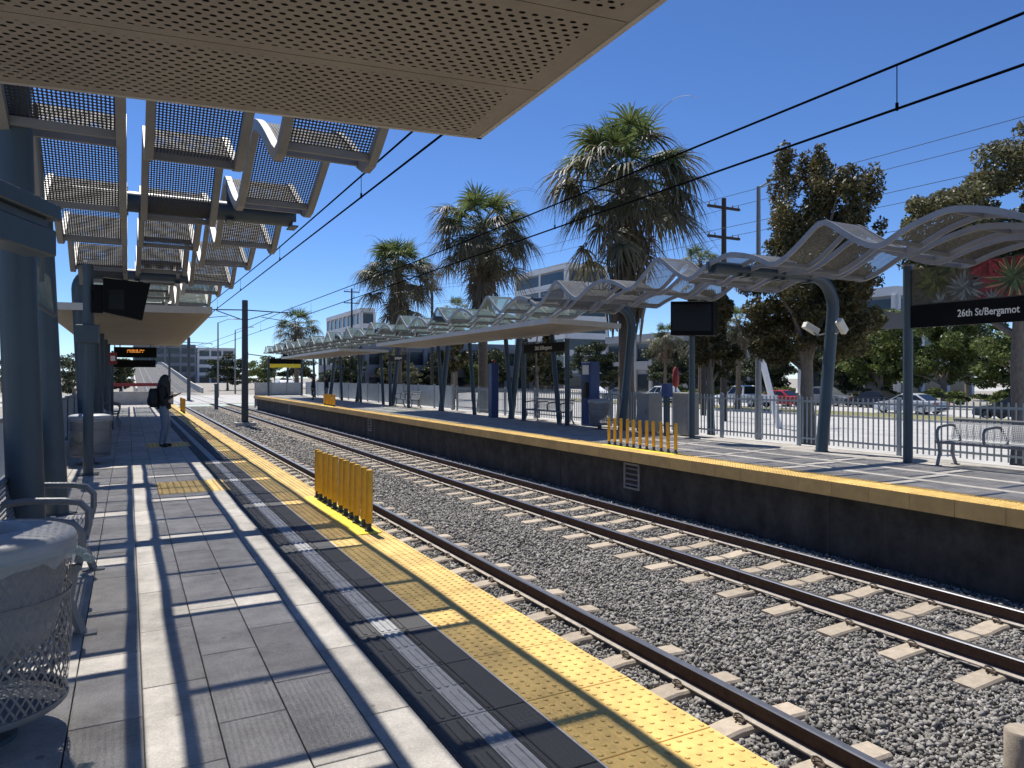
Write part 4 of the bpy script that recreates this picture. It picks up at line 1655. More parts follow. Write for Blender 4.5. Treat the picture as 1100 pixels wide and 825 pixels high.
lamp_post(22.3, 20.9, 9.2, 'grey street lamp rising left of the bronze tree', arm=1.4)
lamp_post(-16.0, 92, 8.8, 'slim street lamp left of the crossing ahead', arm=2)
lamp_post(10.2, 100, 8.6, 'slim street lamp right of the crossing ahead', arm=2)
lamp_post(14.5, 118, 8.8, 'slim street lamp behind the traffic signals', arm=2)

# leaning white pole and a red parasol-like sign
t = thing('leaning_pole', 'leaning white pole between the pickup and the bronze tree', 'pole', (29, 26.0, GZ))
MB().path([(29.2, 26.0, GZ), (28.6, 26.6, 2.6)], [.16, .16], 10).path([(28.6, 26.6, 2.6), (28.5, 26.7, 3.0)], [.2, .2], 10).build('shaft', M['white'], t, smooth=True)
t = thing('furled_parasol', 'furled red parasol behind the far platform screen post', 'parasol', (19.5, 22.6, GZ))
MB().path([(19.5, 22.6, GZ), (19.5, 22.6, 2.0)], .03, 8).build('pole', M['pole'], t)
MB().lathe([(.02, 2.0), (.10, 1.9), (.14, 1.6), (.12, 1.25), (.05, 1.15)], 14, (19.5, 22.6)).build('canopy', M['red'], t, smooth=True)

# traffic signals at the crossing
def signal(x, y, label, arm=0):
    t = thing('traffic_signal', label, 'traffic light', (x, y, GZ))
    MB().path([(x, y, GZ), (x, y, 4.6)], .09, 10).build('pole', M['pole'], t, smooth=True)
    if arm:
        MB().path([(x, y, 4.5), (x + arm, y, 5.0)], .07, 8).build('mast_arm', M['pole'], t)
    for xx, zz in [(x - .3, 3.9)] + ([(x + arm, 4.8)] if arm else [(x + .3, 3.9)]):
        hd = MB().box(xx - .19, xx + .19, y - .25, y - .05, zz - .55, zz + .55).build('signal_head', M['black'], t, bevel=.02)
        for q in range(3):
            MB().lathe([(0, 0), (.11, 0)], 12).build('lens', M['screen'], hd)
            ln = hd.children[-1]
            ln.rotation_euler = (PI / 2, 0, 0)
            ln.location = (xx - t.location.x, y - .262 - t.location.y, zz + .34 - .34 * q - t.location.z)
    return t


signal(14.0, 74, 'black traffic signal cluster at the end of the far platform')
signal(19.5, 113, 'distant traffic signal with mast arm right of the crossing', arm=-4)
t = thing('sign_post', 'short grey post between the tracks at the crossing', 'post', (6.6, 66, TOR))
MB().box(6.45, 6.75, 65.9, 66.1, -1.2, .9).build('shaft', M['tube'], t)
MB().box(6.42, 6.78, 65.88, 66.12, .9, 1.0).build('cap', M['tube'], t)


# ================================================================== VEHICLES
def car(label, kind, paint, loc, rz, group=None):
    t = thing('parked_car', label, {'pickup': 'pickup truck', 'suv': 'car', 'sedan': 'car', 'van': 'van'}[kind], (0, 0, 0), world=False, group=group)
    if kind == 'sedan':
        L_, W, Rw = 4.75, 1.82, .33
        low = [(-2.37, .35), (-2.36, .62), (-2.28, .88), (-1.55, .95), (-.9, .93), (1.0, .92), (1.75, .84), (2.2, .72), (2.36, .55), (2.36, .30), (2.2, .22), (-2.2, .22)]
        top = [(-1.75, .93), (-.95, 1.36), (-.4, 1.44), (.2, 1.42), (1.15, .92)]
    elif kind == 'suv':
        L_, W, Rw = 4.6, 1.86, .36
        low = [(-2.28, .40), (-2.30, .75), (-2.22, 1.02), (-1.5, 1.05), (1.05, 1.0), (1.85, .93), (2.2, .78), (2.28, .55), (2.26, .32), (2.1, .26), (-2.15, .26)]
        top = [(-2.15, 1.03), (-1.75, 1.60), (-.9, 1.70), (.1, 1.66), (1.05, 1.0)]
    elif kind == 'van':
        L_, W, Rw = 5.4, 2.0, .38
        low = [(-2.7, .45), (-2.7, 1.2), (1.7, 1.2), (2.45, 1.02), (2.68, .75), (2.7, .4), (2.5, .3), (-2.6, .3)]
        top = [(-2.68, 1.2), (-2.6, 2.1), (-2.3, 2.2), (.9, 2.2), (1.2, 2.1), (1.85, 1.2)]
    else:
        L_, W, Rw = 5.7, 1.95, .40
        low = [(-2.85, .55), (-2.86, 1.08), (-.62, 1.10), (1.15, 1.08), (2.35, 1.02), (2.74, .88), (2.84, .6), (2.82, .42), (2.6, .36), (-2.7, .42)]
        top = [(-.72, 1.09), (-.62, 1.78), (-.4, 1.86), (.45, 1.85), (.6, 1.80), (1.3, 1.08)]
    hw = W / 2
    # body: loft of outline slices across the width
    n = len(low)
    cz = sum(z for _, z in low) / n
    m = MB()
    sl = [(-hw, .93), (-hw + .07, .985), (-hw + .22, 1.0), (hw - .22, 1.0), (hw - .07, .985), (hw, .93)]
    vs, fs = [], []
    for yy, k in sl:
        for x, z in low:
            vs.append((x * (k if abs(x) > 1.6 else 1), yy, cz + (z - cz) * (k if z > cz else 1)))
    for i in range(len(sl) - 1):
        for j in range(n):
            q = (j + 1) % n
            fs.append((i * n + j, i * n + q, (i + 1) * n + q, (i + 1) * n + j))
    fs += [tuple(range(n)), tuple(range((len(sl) - 1) * n, len(sl) * n))]
    m.add(vs, fs)
    body = m.build('body', M[paint], t, smooth=True)
    # cabin, narrower towards the roof
    zb, zt = min(z for _, z in top), max(z for _, z in top)

    def wy(z):
        return hw - .06 - .17 * (z - zb) / (zt - zb)
    k = len(top)
    vs = [(x, -wy(z), z - .01) for x, z in top] + [(x, -wy(z) + .14, z + (.025 if z > zb + .2 else 0)) for x, z in top] + \
         [(x, wy(z) - .14, z + (.025 if z > zb + .2 else 0)) for x, z in top] + [(x, wy(z), z - .01) for x, z in top]
    fs = []
    for i in range(3):
        for j in range(k - 1):
            fs.append((i * k + j, i * k + j + 1, (i + 1) * k + j + 1, (i + 1) * k + j))
    fs += [tuple(range(k)), tuple(range(3 * k, 4 * k))]
    cabin = MB().add(vs, fs).build('cabin', M[paint], t, smooth=True)
    # side windows

    def edge_x(z, front):
        pts = top[k // 2:] if front else top[:k // 2 + 1]
        for (x0, z0), (x1, z1) in zip(pts, pts[1:]):
            if min(z0, z1) <= z <= max(z0, z1) and z0 != z1:
                return x0 + (x1 - x0) * (z - z0) / (z1 - z0)
        return pts[-1 if front else 0][0]
    z0, z1 = zb + .07, zt - .10
    xf0, xf1 = edge_x(z0, True) - .10, edge_x(z1, True) - .05
    xr0, xr1 = edge_x(z0, False) + .14, edge_x(z1, False) + .10
    nwin = 2 if kind in ('sedan', 'pickup', 'van') else 3
    if kind == 'van':
        xr0 = xr1 = .35
    for s in (-1, 1):
        for w_ in range(nwin):
            a, c = w_ / nwin + .015, (w_ + 1) / nwin - .015
            q = [(xr0 + (xf0 - xr0) * a, z0), (xr0 + (xf0 - xr0) * c, z0), (xr1 + (xf1 - xr1) * c, z1), (xr1 + (xf1 - xr1) * a, z1)]
            MB().add([(x, s * (wy(z) + .006), z) for x, z in q] + [(x, s * (wy(z) - .01), z) for x, z in q],
                     [(0, 1, 2, 3), (7, 6, 5, 4), (0, 4, 5, 1), (1, 5, 6, 2), (2, 6, 7, 3), (3, 7, 4, 0)]).build('side_window', M['carglass'], t)
    # windscreens
    def shield(front, nm):
        za, zc_ = zb + .06, zt - .08
        xa, xc_ = edge_x(za, front), edge_x(zc_, front)
        o_ = .012 if front else -.012
        q = [(xa + o_, -wy(za) + .10, za + .012), (xa + o_, wy(za) - .10, za + .012), (xc_ + o_, wy(zc_) - .10, zc_ + .03), (xc_ + o_, -wy(zc_) + .10, zc_ + .03)]
        MB().add(q, [(0, 1, 2, 3)]).build(nm, M['carglass'], t)
    shield(True, 'windscreen')
    if kind != 'van':
        shield(False, 'rear_window')
    xf, xr = L_ * .31, -L_ * .29
    for x in (xf, xr):
        for s in (-1, 1):
            wl = thing('wheel', None, None, (0, 0, 0), world=False)
            wl.parent = t
            wl.location = (x, s * (hw - .10), Rw)
            wl.rotation_euler = (PI / 2, 0, 0)
            MB().lathe([(Rw * .62, -.10), (Rw * .95, -.10), (Rw, -.06), (Rw, .06), (Rw * .95, .10), (Rw * .62, .10)], 20).build('tyre', M['tyre'], wl, smooth=True)
            rm = MB().lathe([(0, -.075), (Rw * .16, -.08), (Rw * .60, -.06), (Rw * .63, -.10)], 20).lathe([(0, .075), (Rw * .16, .08), (Rw * .60, .06), (Rw * .63, .10)], 20)
            rm.build('rim', M['rim'], wl, smooth=True)
            ar = MB()
            pts = []
            for q in range(11):
                a = PI * q / 10
                pts.append((x + (Rw + .055) * math.cos(a), s * (hw - .02 + .012), Rw + (Rw + .055) * math.sin(a)))
            ar.path(pts, .03, 6).build('wheel_arch', M['tyre'], t)
            MB().lathe([(0, 0), (Rw + .05, 0)], 18).build('wheel_well', M['tyre'], t)
            ww = t.children[-1]
            ww.rotation_euler = (PI / 2, 0, 0)
            ww.location = (x, s * (hw - .0 + .003), Rw)
    for s in (-1, 1):
        zl = .66 if kind == 'sedan' else .8
        MB().obox((L_ / 2 - .13, s * (hw - .30), zl), (.10, s * -.05, 0), (.02, .16, 0), (0, 0, .07)).build('headlight', M['lampwhite'], t)
        MB().obox((-L_ / 2 + .07, s * (hw - .22), zl + .10), (.06, s * .03, 0), (.0, .17, 0), (0, 0, .08)).build('tail_light', M['lampred'], t)
        MB().obox((edge_x(zb + .08, True) - .25, s * (hw + .06), zb + .06), (.06, 0, 0), (0, .09, 0), (0, 0, .06)).build('mirror', M[paint], t)
    MB().box(-L_ / 2 - .015, -L_ / 2 + .06, -hw + .2, hw - .2, .36, .48).box(L_ / 2 - .08, L_ / 2 + .005, -hw + .2, hw - .2, .34, .46).build('bumper', M['tyre'], t)
    for s in (-1, 1):
        for x in ((-.35, .6) if kind != 'van' else (.9,)):
            MB().box(x, x + .16, s * (hw - .0) - .008, s * (hw - .0) + .012, zb - .12, zb - .09).build('door_handle', M[paint], t)
    t.location = loc
    t.rotation_euler = (0, 0, rz)
    return t


ZR = GZ + .012
car('silver sedan on the street behind the station sign post', 'sedan', 'car_silver', (49.2, 32.1, ZR), PI / 2)
car('black sedan at the right edge behind the bench', 'sedan', 'car_black', (47.4, 24.0, ZR), PI / 2)
car('white pickup truck left of the leaning white pole', 'pickup', 'car_white', (47.5, 46.1, ZR), PI / 2)
car('dark red car mostly hidden beside the white pickup', 'sedan', 'car_red', (51.6, 46.0, ZR), PI / 2)
car('white hatchback between the display post and the second bent post', 'suv', 'car_white', (47.5, 57.4, ZR), PI / 2)
car('grey car ahead of the white hatchback', 'sedan', 'car_grey', (47.6, 64.2, ZR), PI / 2)
car('white car farther up the street left of the second bent post', 'sedan', 'car_white', (51.0, 74.0, ZR), -PI / 2)
car('white van facing the camera at the crossing ahead', 'van', 'car_white', (17.2, 92.5, GZ + .02), -PI / 2)
car('grey car under the dark trees beyond the street', 'suv', 'car_grey', (56.2, 44.4, ZR), -PI / 2)
car('black car parked under the trees right of the bronze tree', 'sedan', 'car_black', (56.2, 39.3, ZR), -PI / 2)

# ================================================================== TREES
def leaves(n, centres, radii, size, flat=.5, seed=0):
    """n small leaf faces spread through clumps"""
    rs = np.random.RandomState(seed)
    cen = np.array(centres)
    rad = np.array(radii)
    wgt = rad.prod(1) ** .7
    idx = rs.choice(len(cen), n, p=wgt / wgt.sum())
    d = rs.randn(n, 3)
    d /= np.linalg.norm(d, axis=1)[:, None]
    r = rs.rand(n) ** .45
    p = cen[idx] + d * r[:, None] * rad[idx]
    a = rs.randn(n, 3)
    a /= np.linalg.norm(a, axis=1)[:, None]
    b_ = np.cross(a, rs.randn(n, 3))
    b_ /= np.linalg.norm(b_, axis=1)[:, None]
    s = size * (.6 + .8 * rs.rand(n))[:, None]
    V = np.stack([p - a * s, p - b_ * s * flat, p + a * s, p + b_ * s * flat], 1).reshape(-1, 3)
    F = np.arange(n * 4)
    return V, F


def leaf_mesh(name, V, F, m):
    me = bpy.data.meshes.new(name)
    me.vertices.add(len(V))
    me.vertices.foreach_set('co', V.reshape(-1).astype(np.float32))
    me.loops.add(len(F))
    me.loops.foreach_set('vertex_index', F.astype(np.int32))
    me.polygons.add(len(F) // 4)
    me.polygons.foreach_set('loop_start', (np.arange(len(F) // 4) * 4).astype(np.int32))
    me.update(calc_edges=True)
    me.materials.append(m)
    return me


def tree(label, x, y, h, crown, mat_, n, size, trunk_r=.18, forks=5, name='street_tree', group=None, seed=1, bark='bark', z0=GZ, lean=0, nclump=26):
    """crown = list of (dx, dy, z, rx, ry, rz) envelopes above the foot"""
    t = thing(name, label, 'tree', (x, y, z0), group=group)
    rs = random.Random(seed)
    tr = MB()
    zt = min(c[2] - c[5] * .5 for c in crown)
    tr.path([(x, y, z0), (x + .05, y, z0 + zt * .3), (x + lean * .5 + .02, y + .04, z0 + zt * .65), (x + lean, y, z0 + zt)], [trunk_r * 1.3, trunk_r, trunk_r * .9, trunk_r * .72], 12)
    cen, rad = [], []
    for (dx, dy, cz, rx, ry, rz) in crown:
        for k in range(nclump):
            for _ in range(30):
                u = [rs.uniform(-1, 1) for _ in range(3)]
                q = sum(a * a for a in u)
                if .12 < q < 1:
                    break
            cen.append((x + dx + u[0] * rx * .86, y + dy + u[1] * ry * .86, z0 + cz + u[2] * rz * .9))
            f = rs.uniform(.15, .32)
            rad.append((rx * f, ry * f, rz * f * .8))
    for k in range(forks):
        c = cen[rs.randrange(len(cen))]
        s0 = rs.uniform(.75, 1.0)
        b0 = Vector((x + lean * s0, y, z0 + zt * s0))
        c = Vector(c)
        m_ = b0.lerp(c, .5) + Vector((rs.uniform(-.2, .2), rs.uniform(-.2, .2), .25))
        tr.path([b0, m_, c], [trunk_r * .5, trunk_r * .32, trunk_r * .1], 7)
    tr.build('trunk', M[bark], t, smooth=True)
    V, F = leaves(n, cen, rad, size, .45, seed)
    V -= np.array([x, y, z0])
    link('crown', leaf_mesh('crown', V, F, M[mat_]), t)
    return t


tree('tall bronze-leaved tree behind the bent post', 17.2, 14.3, 10, [(.1, .3, 7.4, 1.15, 1.35, 2.9), (.5, -.9, 6.9, 1.0, 1.1, 2.4), (0, .1, 5.0, 1.8, 2.1, 1.9), (0, .9, 4.0, 1.2, 1.2, 1.2), (.2, -1.0, 4.4, 1.2, 1.3, 1.3)],
     'leaf_brown', 62000, .064, .2, 12, seed=3, nclump=48)
tree('olive-leaved tree at the right edge above the station sign', 17.8, 9.0, 8.5, [(.3, .4, 6.6, 1.7, 1.7, 1.4), (.2, 1.5, 5.6, 1.2, 1.4, 1.2), (.6, -.6, 7.6, 1.2, 1.4, 1.0), (.2, -.9, 5.4, 1.4, 1.6, 1.1), (.1, 1.9, 6.5, 1.0, 1.0, 1.0), (.2, .9, 4.7, 1.3, 1.4, .9)],
     'leaf_olive', 70000, .056, .19, 12, seed=5, nclump=44)
tree('slim bronze tree behind the second bent post', 16.9, 17.9, 6, [(0, 0, 4.6, .9, .8, 1.2), (.2, -.2, 3.4, .8, .8, .9)], 'leaf_brown', 14000, .064, .13, 5, seed=6, nclump=20)
tree('thin bronze tree behind the first far shelter', 17.0, 29.5, 6, [(0, 0, 4.4, 1.0, 1.0, 1.3), (0, .5, 3.2, .9, .9, .9)], 'leaf_brown', 6000, .09, .12, 5, seed=7, nclump=18)
tree('dry bronze tree behind the gap between the far shelters', 17.0, 39.5, 6, [(0, 0, 4.2, 1.1, 1.2, 1.3)], 'leaf_brown', 5000, .10, .12, 5, seed=8, nclump=20)
hedge = [
    ('bushy green tree behind the silver sedan', 63, 44, 10.0, 'leaf_green'), ('bushy green tree right of the station sign post', 63, 38, 10.6, 'leaf_green'),
    ('bushy green tree at the right edge behind the black sedan', 63, 32, 10.8, 'leaf_green'), ('shadowy green tree behind the bronze tree trunk', 65, 51, 9.5, 'leaf_dark'),
    ('dark tree behind the white pickup', 64, 58, 9.0, 'leaf_dark'), ('dark tree right of the furled parasol', 63, 67, 9.0, 'leaf_dark'),
    ('dark tree at the street corner behind the white hatchback', 64, 75, 9.0, 'leaf_dark'), ('large dark tree at far right beyond the street', 66, 26, 11, 'leaf_dark'),
    ('deep green tree farther back above the silver sedan', 82, 60, 13, 'leaf_dark'), ('deep green tree farther back behind the sign poster', 84, 48, 14, 'leaf_dark'),
    ('dull green tree behind the near end of the first far shelter', 60, 88, 8.5, 'leaf_dark'), ('dull green tree behind the middle of the first far shelter', 60, 101, 8.5, 'leaf_dark'),
    ('dull green tree behind the far end of the first far shelter', 57, 114, 8.5, 'leaf_dark'), ('dull green tree behind the gap of the far shelters', 54, 128, 9, 'leaf_dark'),
    ('dull green tree behind the distant far shelter', 48, 140, 9, 'leaf_dark'),
    ('dark tree in the row across the crossing, leftmost of the row', 31, 114.0, 6.5, 'leaf_dark'),
    ('olive tree in the row across the crossing, second from the left', 39, 115.0, 7.5, 'leaf_olive'),
    ('dark tree in the middle of the row across the crossing', 47, 114.0, 7.0, 'leaf_dark'),
    ('green tree in the row across the crossing, second from the right', 54, 115.0, 7.8, 'leaf_green'),
    ('dark tree in the row across the crossing, rightmost of the row', 67, 114.0, 8.0, 'leaf_dark'),

]
for i, (lab, x, y, h, mt) in enumerate(hedge):
    rr = rnd.uniform(3.2, 4.0)
    tree(lab, x, y, h, [(0, 0, h * .62, rr, rr, h * .36), (rnd.uniform(-1.5, 1.5), rnd.uniform(-2, 2), h * .36, rr * .95, rr, h * .24)], mt, 16000, .17, .28, 6, seed=20 + i, nclump=34, name='broadleaf_tree')
# shrub row beneath the far trees
for i in range(9):
    y = 26 + i * 5.6
    rs_ = 1.6
    tree(('low clipped shrub %s along the far pavement' % ('at the right edge', 'beside the black sedan', 'right of the silver sedan', 'behind the silver sedan', 'left of the silver sedan', 'behind the bronze trunk', 'behind the leaning pole', 'behind the pickup', 'left of the pickup')[i]),
         60.8, y, 2, [(0, 0, .9, 1.5, 2.8, .9)], 'leaf_green' if i % 3 else 'leaf_dark', 3500, .14, .08, 3, seed=60 + i, nclump=22, name='shrub')
# left and ahead
for i, (lab, x, y, h, mt, rr) in enumerate((
        ('round green tree left of the ramp ahead', 17, 150, 7.5, 'leaf_dark', 4.5), ('round green tree right of the ramp ahead', 25, 165, 8.0, 'leaf_green', 5),
        ('broad green tree behind the crossing', 34, 170, 8.5, 'leaf_dark', 5.5), ('green tree beyond the traffic signals', 42, 160, 8.5, 'leaf_green', 5),
        ('dark tree beyond the distant palm', 52, 158, 10, 'leaf_dark', 6), ('dark tree behind the near platform at the left edge', -7.5, 15.5, 6.5, 'leaf_dark', 2.2),
        ('leafy tree further along behind the near platform', -7, 31, 6, 'leaf_olive', 2.5), ('tree in front of the parking structure ahead', -8, 190, 9, 'leaf_dark', 6),
        ('bushy tree left of the ramp beyond the barrier', -2.2, 118, 6, 'leaf_dark', 3.2), ('small dark tree directly behind the barrier', -5.5, 96, 5.5, 'leaf_dark', 2.8),
        ('leafy tree between the barrier and the ramp', -1.2, 140, 6.5, 'leaf_green', 3.0), ('dark tree farther left behind the barrier', -11, 90, 6, 'leaf_dark', 3.5))):
    tree(lab, x, y, h, [(0, 0, h * .6, rr, rr, h * .34), (0, rr * .3, h * .36, rr, rr, h * .24)], mt, 6500, .22 if y > 100 else .12, .22, 5, seed=90 + i, nclump=24, name='broadleaf_tree')


# ------------------------------------------------------------------ palms
def frond_mesh(elev, rs, m, pet=1.0, blade=.95, nl=26, droop=.55, fold=.35):
    """fan frond leaving the origin along +X at an elevation (radians), gravity baked in"""
    q = MB()
    d0 = Vector((math.cos(elev), 0, math.sin(elev)))
    pts = []
    for i in range(6):
        t = i / 5
        pts.append(d0 * (pet * t) + Vector((0, 0, -.16 * pet * t * t * abs(math.cos(elev)))))
    tip = pts[-1]
    ax = (pts[-1] - pts[-2]).normalized()
    # petiole as thin strip prism
    q.path(pts, [.022, .018, .015, .013, .012, .011], 4, cap=False)
    side = Vector((0, 1, 0))
    up = side.cross(ax) * -1
    up = ax.cross(side)
    for i in range(nl):
        a = (-1 + 2 * (i + .5) / nl) * math.radians(118) + rs.uniform(-.05, .05)
        d = (ax * math.cos(a) + side * math.sin(a) + up * (fold * (1 - math.cos(a)) * -.2 + rs.uniform(-.08, .08))).normalized()
        L_ = blade * rs.uniform(.82, 1.08) * (1 - .18 * abs(a) / 2)
        wdt = .030
        sd = d.cross(up).normalized()
        seg = 5
        prev = None
        vs, fs = [], []
        kk = droop * rs.uniform(.6, 1.5)
        for k in range(seg + 1):
            t = k / seg
            p = tip + d * (L_ * t) + Vector((0, 0, -kk * L_ * t ** 2.6 * .75))
            if t > .55:
                p -= d * (L_ * (t - .55) ** 2 * kk * .5)
            ww = wdt * (.35 + 1.1 * t if t < .45 else .85 * (1 - t) / .55 + .04)
            vs += [p - sd * ww, p + sd * ww]
        for k in range(seg):
            fs.append((2 * k, 2 * k + 1, 2 * k + 3, 2 * k + 2))
        q.add(vs, fs)
    return q.mesh('frond', m, fix=False)


rs = random.Random(5)
FR = {}
for nm, els, m_, dr in (('up', (1.30, 1.05), 'frond', .25), ('mid', (.80, .50), 'frond', .6), ('flat', (.32, .0), 'frond_old', .95), ('low', (-.2, -.55), 'frond_old', .9), ('dead', (-.95, -1.2), 'frond_dead', .35)):
    FR[nm] = [frond_mesh(e, rs, M[m_], droop=dr, pet={'up': .9, 'mid': 1.15, 'flat': 1.3, 'low': 1.2, 'dead': .8}[nm]) for e in els for _ in range(2)]


def palm(label, x, y, ztop, scale=1.0, counts=(9, 16, 24, 22, 16), skirt=2.4, seed=0, trunk_r=.30):
    """ztop = height of the growing point"""
    t = thing('fan_palm', label, 'palm tree', (x, y, GZ))
    r_ = random.Random(seed)
    hz = ztop - GZ
    prof = []
    for i in range(28):
        z = hz * i / 27
        prof.append((trunk_r * (1.25 - .45 * min(1, z / 2.5)) * (1 + .035 * (i % 2)), z))
    tr = MB()
    tr.lathe(prof, 14, (x, y))
    tr.v = [(a, b_, c + GZ) for a, b_, c in tr.v]
    tr.build('trunk', M['palmbark'], t, smooth=True)
    # skirt of dead hanging leaves
    sk = MB()
    for i in range(int(260)):
        a = r_.uniform(0, 2 * PI)
        z = ztop - .2 - r_.random() ** .8 * skirt * scale
        rad = trunk_r + (.10 + .32 * r_.random()) * scale * (1 - .35 * (ztop - z) / (skirt * scale + .1))
        L_ = r_.uniform(.6, 1.25) * scale
        w_ = r_.uniform(.02, .06) * scale
        o_ = Vector((math.cos(a), math.sin(a), 0))
        s_ = Vector((-math.sin(a), math.cos(a), 0))
        c_ = Vector((x, y, z))
        p0 = c_ + o_ * (rad * .6)
        p1 = c_ + o_ * (rad * 1.15) + Vector((0, 0, -L_ * .4)) + s_ * r_.uniform(-.1, .1)
        p2 = c_ + o_ * (rad * 1.0) + Vector((0, 0, -L_)) + s_ * r_.uniform(-.15, .15)
        sk.add([p0 - s_ * w_ * .5, p0 + s_ * w_ * .5, p1 + s_ * w_, p1 - s_ * w_, p2 + s_ * w_ * .3, p2 - s_ * w_ * .3], [(0, 1, 2, 3), (3, 2, 4, 5)])
    sk.build('skirt', M['frond_dead'], t, fix=False)
    for nm, n in zip(('up', 'mid', 'flat', 'low', 'dead'), counts):
        for i in range(n):
            a = 2 * PI * (i + r_.uniform(-.35, .35)) / n + seed
            z = {'up': 0, 'mid': -.1, 'flat': -.25, 'low': -.5, 'dead': -1.1}[nm] * scale + r_.uniform(-.45, .3) * scale * (nm != 'up')
            o = link('frond', FR[nm if r_.random() < .72 else r_.choice(['mid', 'flat', 'low'])][r_.randrange(4)], t, (.12 * math.cos(a), .12 * math.sin(a), hz + z))
            s_ = scale * r_.uniform(.85, 1.12)
            o.scale = (s_, s_, s_)
            o.rotation_euler = (r_.uniform(-.3, .3), r_.uniform(-.28, .28), a)
    # bare arching flower stalks
    st = MB()
    for i in range(4):
        a = r_.uniform(0, 2 * PI)
        L_ = r_.uniform(1.5, 2.2) * scale
        o_ = Vector((math.cos(a), math.sin(a), 0))
        st.path([Vector((x, y, ztop + .62 * L_ * math.sin(q / 9 * 2.1))) + o_ * L_ * (q / 9) for q in range(10)], [.02 - .0017 * q for q in range(10)], 5)
    st.build('flower_stalk', M['frond_dead'], t)
    return t


palm('tallest shaggy fan palm right of centre behind the far shelter', 16.5, 21.9, 9.35, 1.48, (16, 22, 36, 15, 8), seed=1, skirt=3.2, trunk_r=.36)
palm('shaggy fan palm left of the tallest one', 16.5, 34.3, 9.6, 1.42, (15, 20, 32, 14, 8), seed=2, skirt=2.8)
palm('third shaggy fan palm with a drooping crown', 16.5, 47.8, 9.1, 1.48, (15, 20, 32, 14, 8), seed=3, skirt=2.8)
palm('distant fan palm left of the row above the far shelter end', 16.5, 82, 7.4, 1.35, (8, 12, 16, 14, 8), seed=4)
palm('small thin palm far off beside the black utility pole', 47, 51.1, 12.4, 1.1, (7, 9, 10, 8, 6), seed=5, skirt=1.2, trunk_r=.2)
palm('small low palm below the tallest palm in the background', 52, 62, 6.0, 1.1, (7, 9, 10, 8, 4), seed=6, skirt=1.2, trunk_r=.2)
palm('feathery palm behind the far display screen', 42, 44.3, 5.7, 1.1, (8, 10, 10, 8, 4), seed=7, skirt=1.0, trunk_r=.22)
palm('feathery palm between the display screen and the bronze tree', 42, 41.4, 5.9, 1.1, (8, 10, 10, 8, 4), seed=8, skirt=1.0, trunk_r=.22)
palm('background palm between the second and third shaggy palms', 34, 78, 9.5, 1.1, (8, 10, 10, 8, 4), seed=9, skirt=1.5, trunk_r=.22)

# ================================================================== BUILDINGS
def building(label, x0, x1, y0, y1, floors, fh, wallm, name='office_building', bay=4.0, z0=GZ, ground=True, cap=1.2):
    t = thing(name, label, 'building', (x0, y0, z0))
    H = floors * fh
    MB().box(x0 + .35, x1 - .35, y0 + .35, y1 - .35, z0, z0 + H).build('core', M['bldg2'], t)
    MB().box(x0 - .1, x1 + .1, y0 - .1, y1 + .1, z0 + H, z0 + H + cap).build('roof_parapet', M[wallm], t)
    for f in range(floors):
        z = z0 + f * fh
        if f > 0:
            MB().box(x0, x1, y0, y1, z - .35, z + 1.0).build('spandrel', M[wallm], t)
    nx, ny = max(1, int((x1 - x0) / bay)), max(1, int((y1 - y0) / bay))
    for i in range(ny + 1):
        yy = y0 + (y1 - y0) * i / ny
        MB().box(x0 + .03, x0 + .5, yy - .35, yy + .35, z0, z0 + H).build('pier', M[wallm], t)
    for i in range(nx + 1):
        xx = x0 + (x1 - x0) * i / nx
        MB().box(xx - .35, xx + .35, y0 + .03, y0 + .5, z0, z0 + H).build('pier', M[wallm], t)
    win_x = MB().box(-.03, .03, .45, (y1 - y0) / ny - .45, 0, fh - 1.45).mesh('window', M['win'])
    win_y = MB().box(.45, (x1 - x0) / nx - .45, -.03, .03, 0, fh - 1.45).mesh('window', M['win'])
    for f in range(floors):
        z = (f * fh + 1.0 if f else .3)
        for i in range(ny):
            link('window', win_x, t, (.30, (y1 - y0) * i / ny, z))
            if x1 < 0:
                link('window', win_x, t, (x1 - x0 - .30, (y1 - y0) * i / ny, z))
        for i in range(nx):
            link('window', win_y, t, ((x1 - x0) * i / nx, .30, z))
    return t


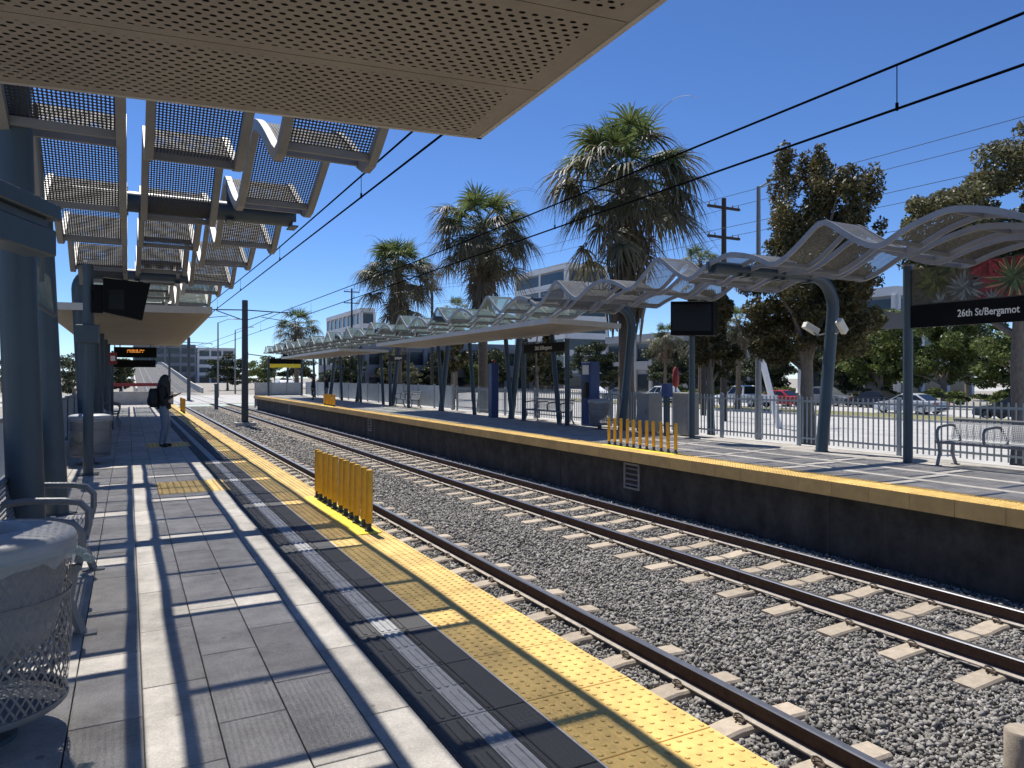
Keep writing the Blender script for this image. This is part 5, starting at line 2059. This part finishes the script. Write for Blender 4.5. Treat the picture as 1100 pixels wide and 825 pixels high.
building('long white office building behind the palms and the first far shelter', 86, 97, 136, 160, 7, 3.85, 'bldg', bay=9)
building('long low building with pale columns behind the first far shelter', 30, 72, 118, 130, 2, 3.7, 'bldg2', bay=5)
building('low white building with columns behind the second bent post', 74, 92, 84, 104, 2, 4.2, 'bldg3', bay=4)
building('white building with flat roof far behind the third palm', 58, 62, 200, 240, 5, 4.2, 'bldg', bay=5)
building('dark multi-storey parking structure beyond the ramp', 2, 26, 345, 372, 4, 3.9, 'bldg2', name='parking_structure', bay=6)
building('white block at the end of the parking structure', 27, 42, 345, 365, 4, 3.6, 'bldg', bay=5)
building('low grey building behind the near platform at the left', -44, -18, 26, 60, 2, 3.8, 'bldg2', bay=5)
building('white house glimpsed between the trees above the station sign post', 92, 110, 62, 78, 3, 4.6, 'bldg', bay=5)

# ramp ahead carrying the tracks
rm = struct('bridge_ramp')
deck = MB()
pts = [(y, z - .19) for y, z in RAMP[2:]]
for (ya, za), (yb, zb) in zip(pts, pts[1:]):
    deck.add([(1.2, ya, za), (10.6, ya, za), (10.6, yb, zb), (1.2, yb, zb), (1.2, ya, -1.1), (10.6, ya, -1.1), (10.6, yb, -1.1), (1.2, yb, -1.1)],
             [(0, 1, 2, 3), (0, 3, 7, 4), (1, 5, 6, 2), (0, 4, 5, 1), (3, 2, 6, 7)])
deck.build('deck', M['asphalt'], rm, fix=False)
for x in (1.0, 10.6):
    pr = MB()
    for (ya, za), (yb, zb) in zip(pts, pts[1:]):
        pr.add([(x, ya, -1.1), (x + .25, ya, -1.1), (x + .25, ya, za + 1.0), (x, ya, za + 1.0), (x, yb, -1.1), (x + .25, yb, -1.1), (x + .25, yb, zb + 1.0), (x, yb, zb + 1.0)],
               [(0, 1, 2, 3), (7, 6, 5, 4), (0, 4, 5, 1), (1, 5, 6, 2), (2, 6, 7, 3), (3, 7, 4, 0)])
    pr.build('parapet', M['conc'], rm, fix=False)

for o in list(bpy.data.objects):
    if 'world_built' in o:
        del o['world_built']
bpy.context.view_layer.update()
print('tris', sum(len(o.data.polygons) for o in bpy.data.objects if o.type == 'MESH'), 'objects', len(bpy.data.objects))
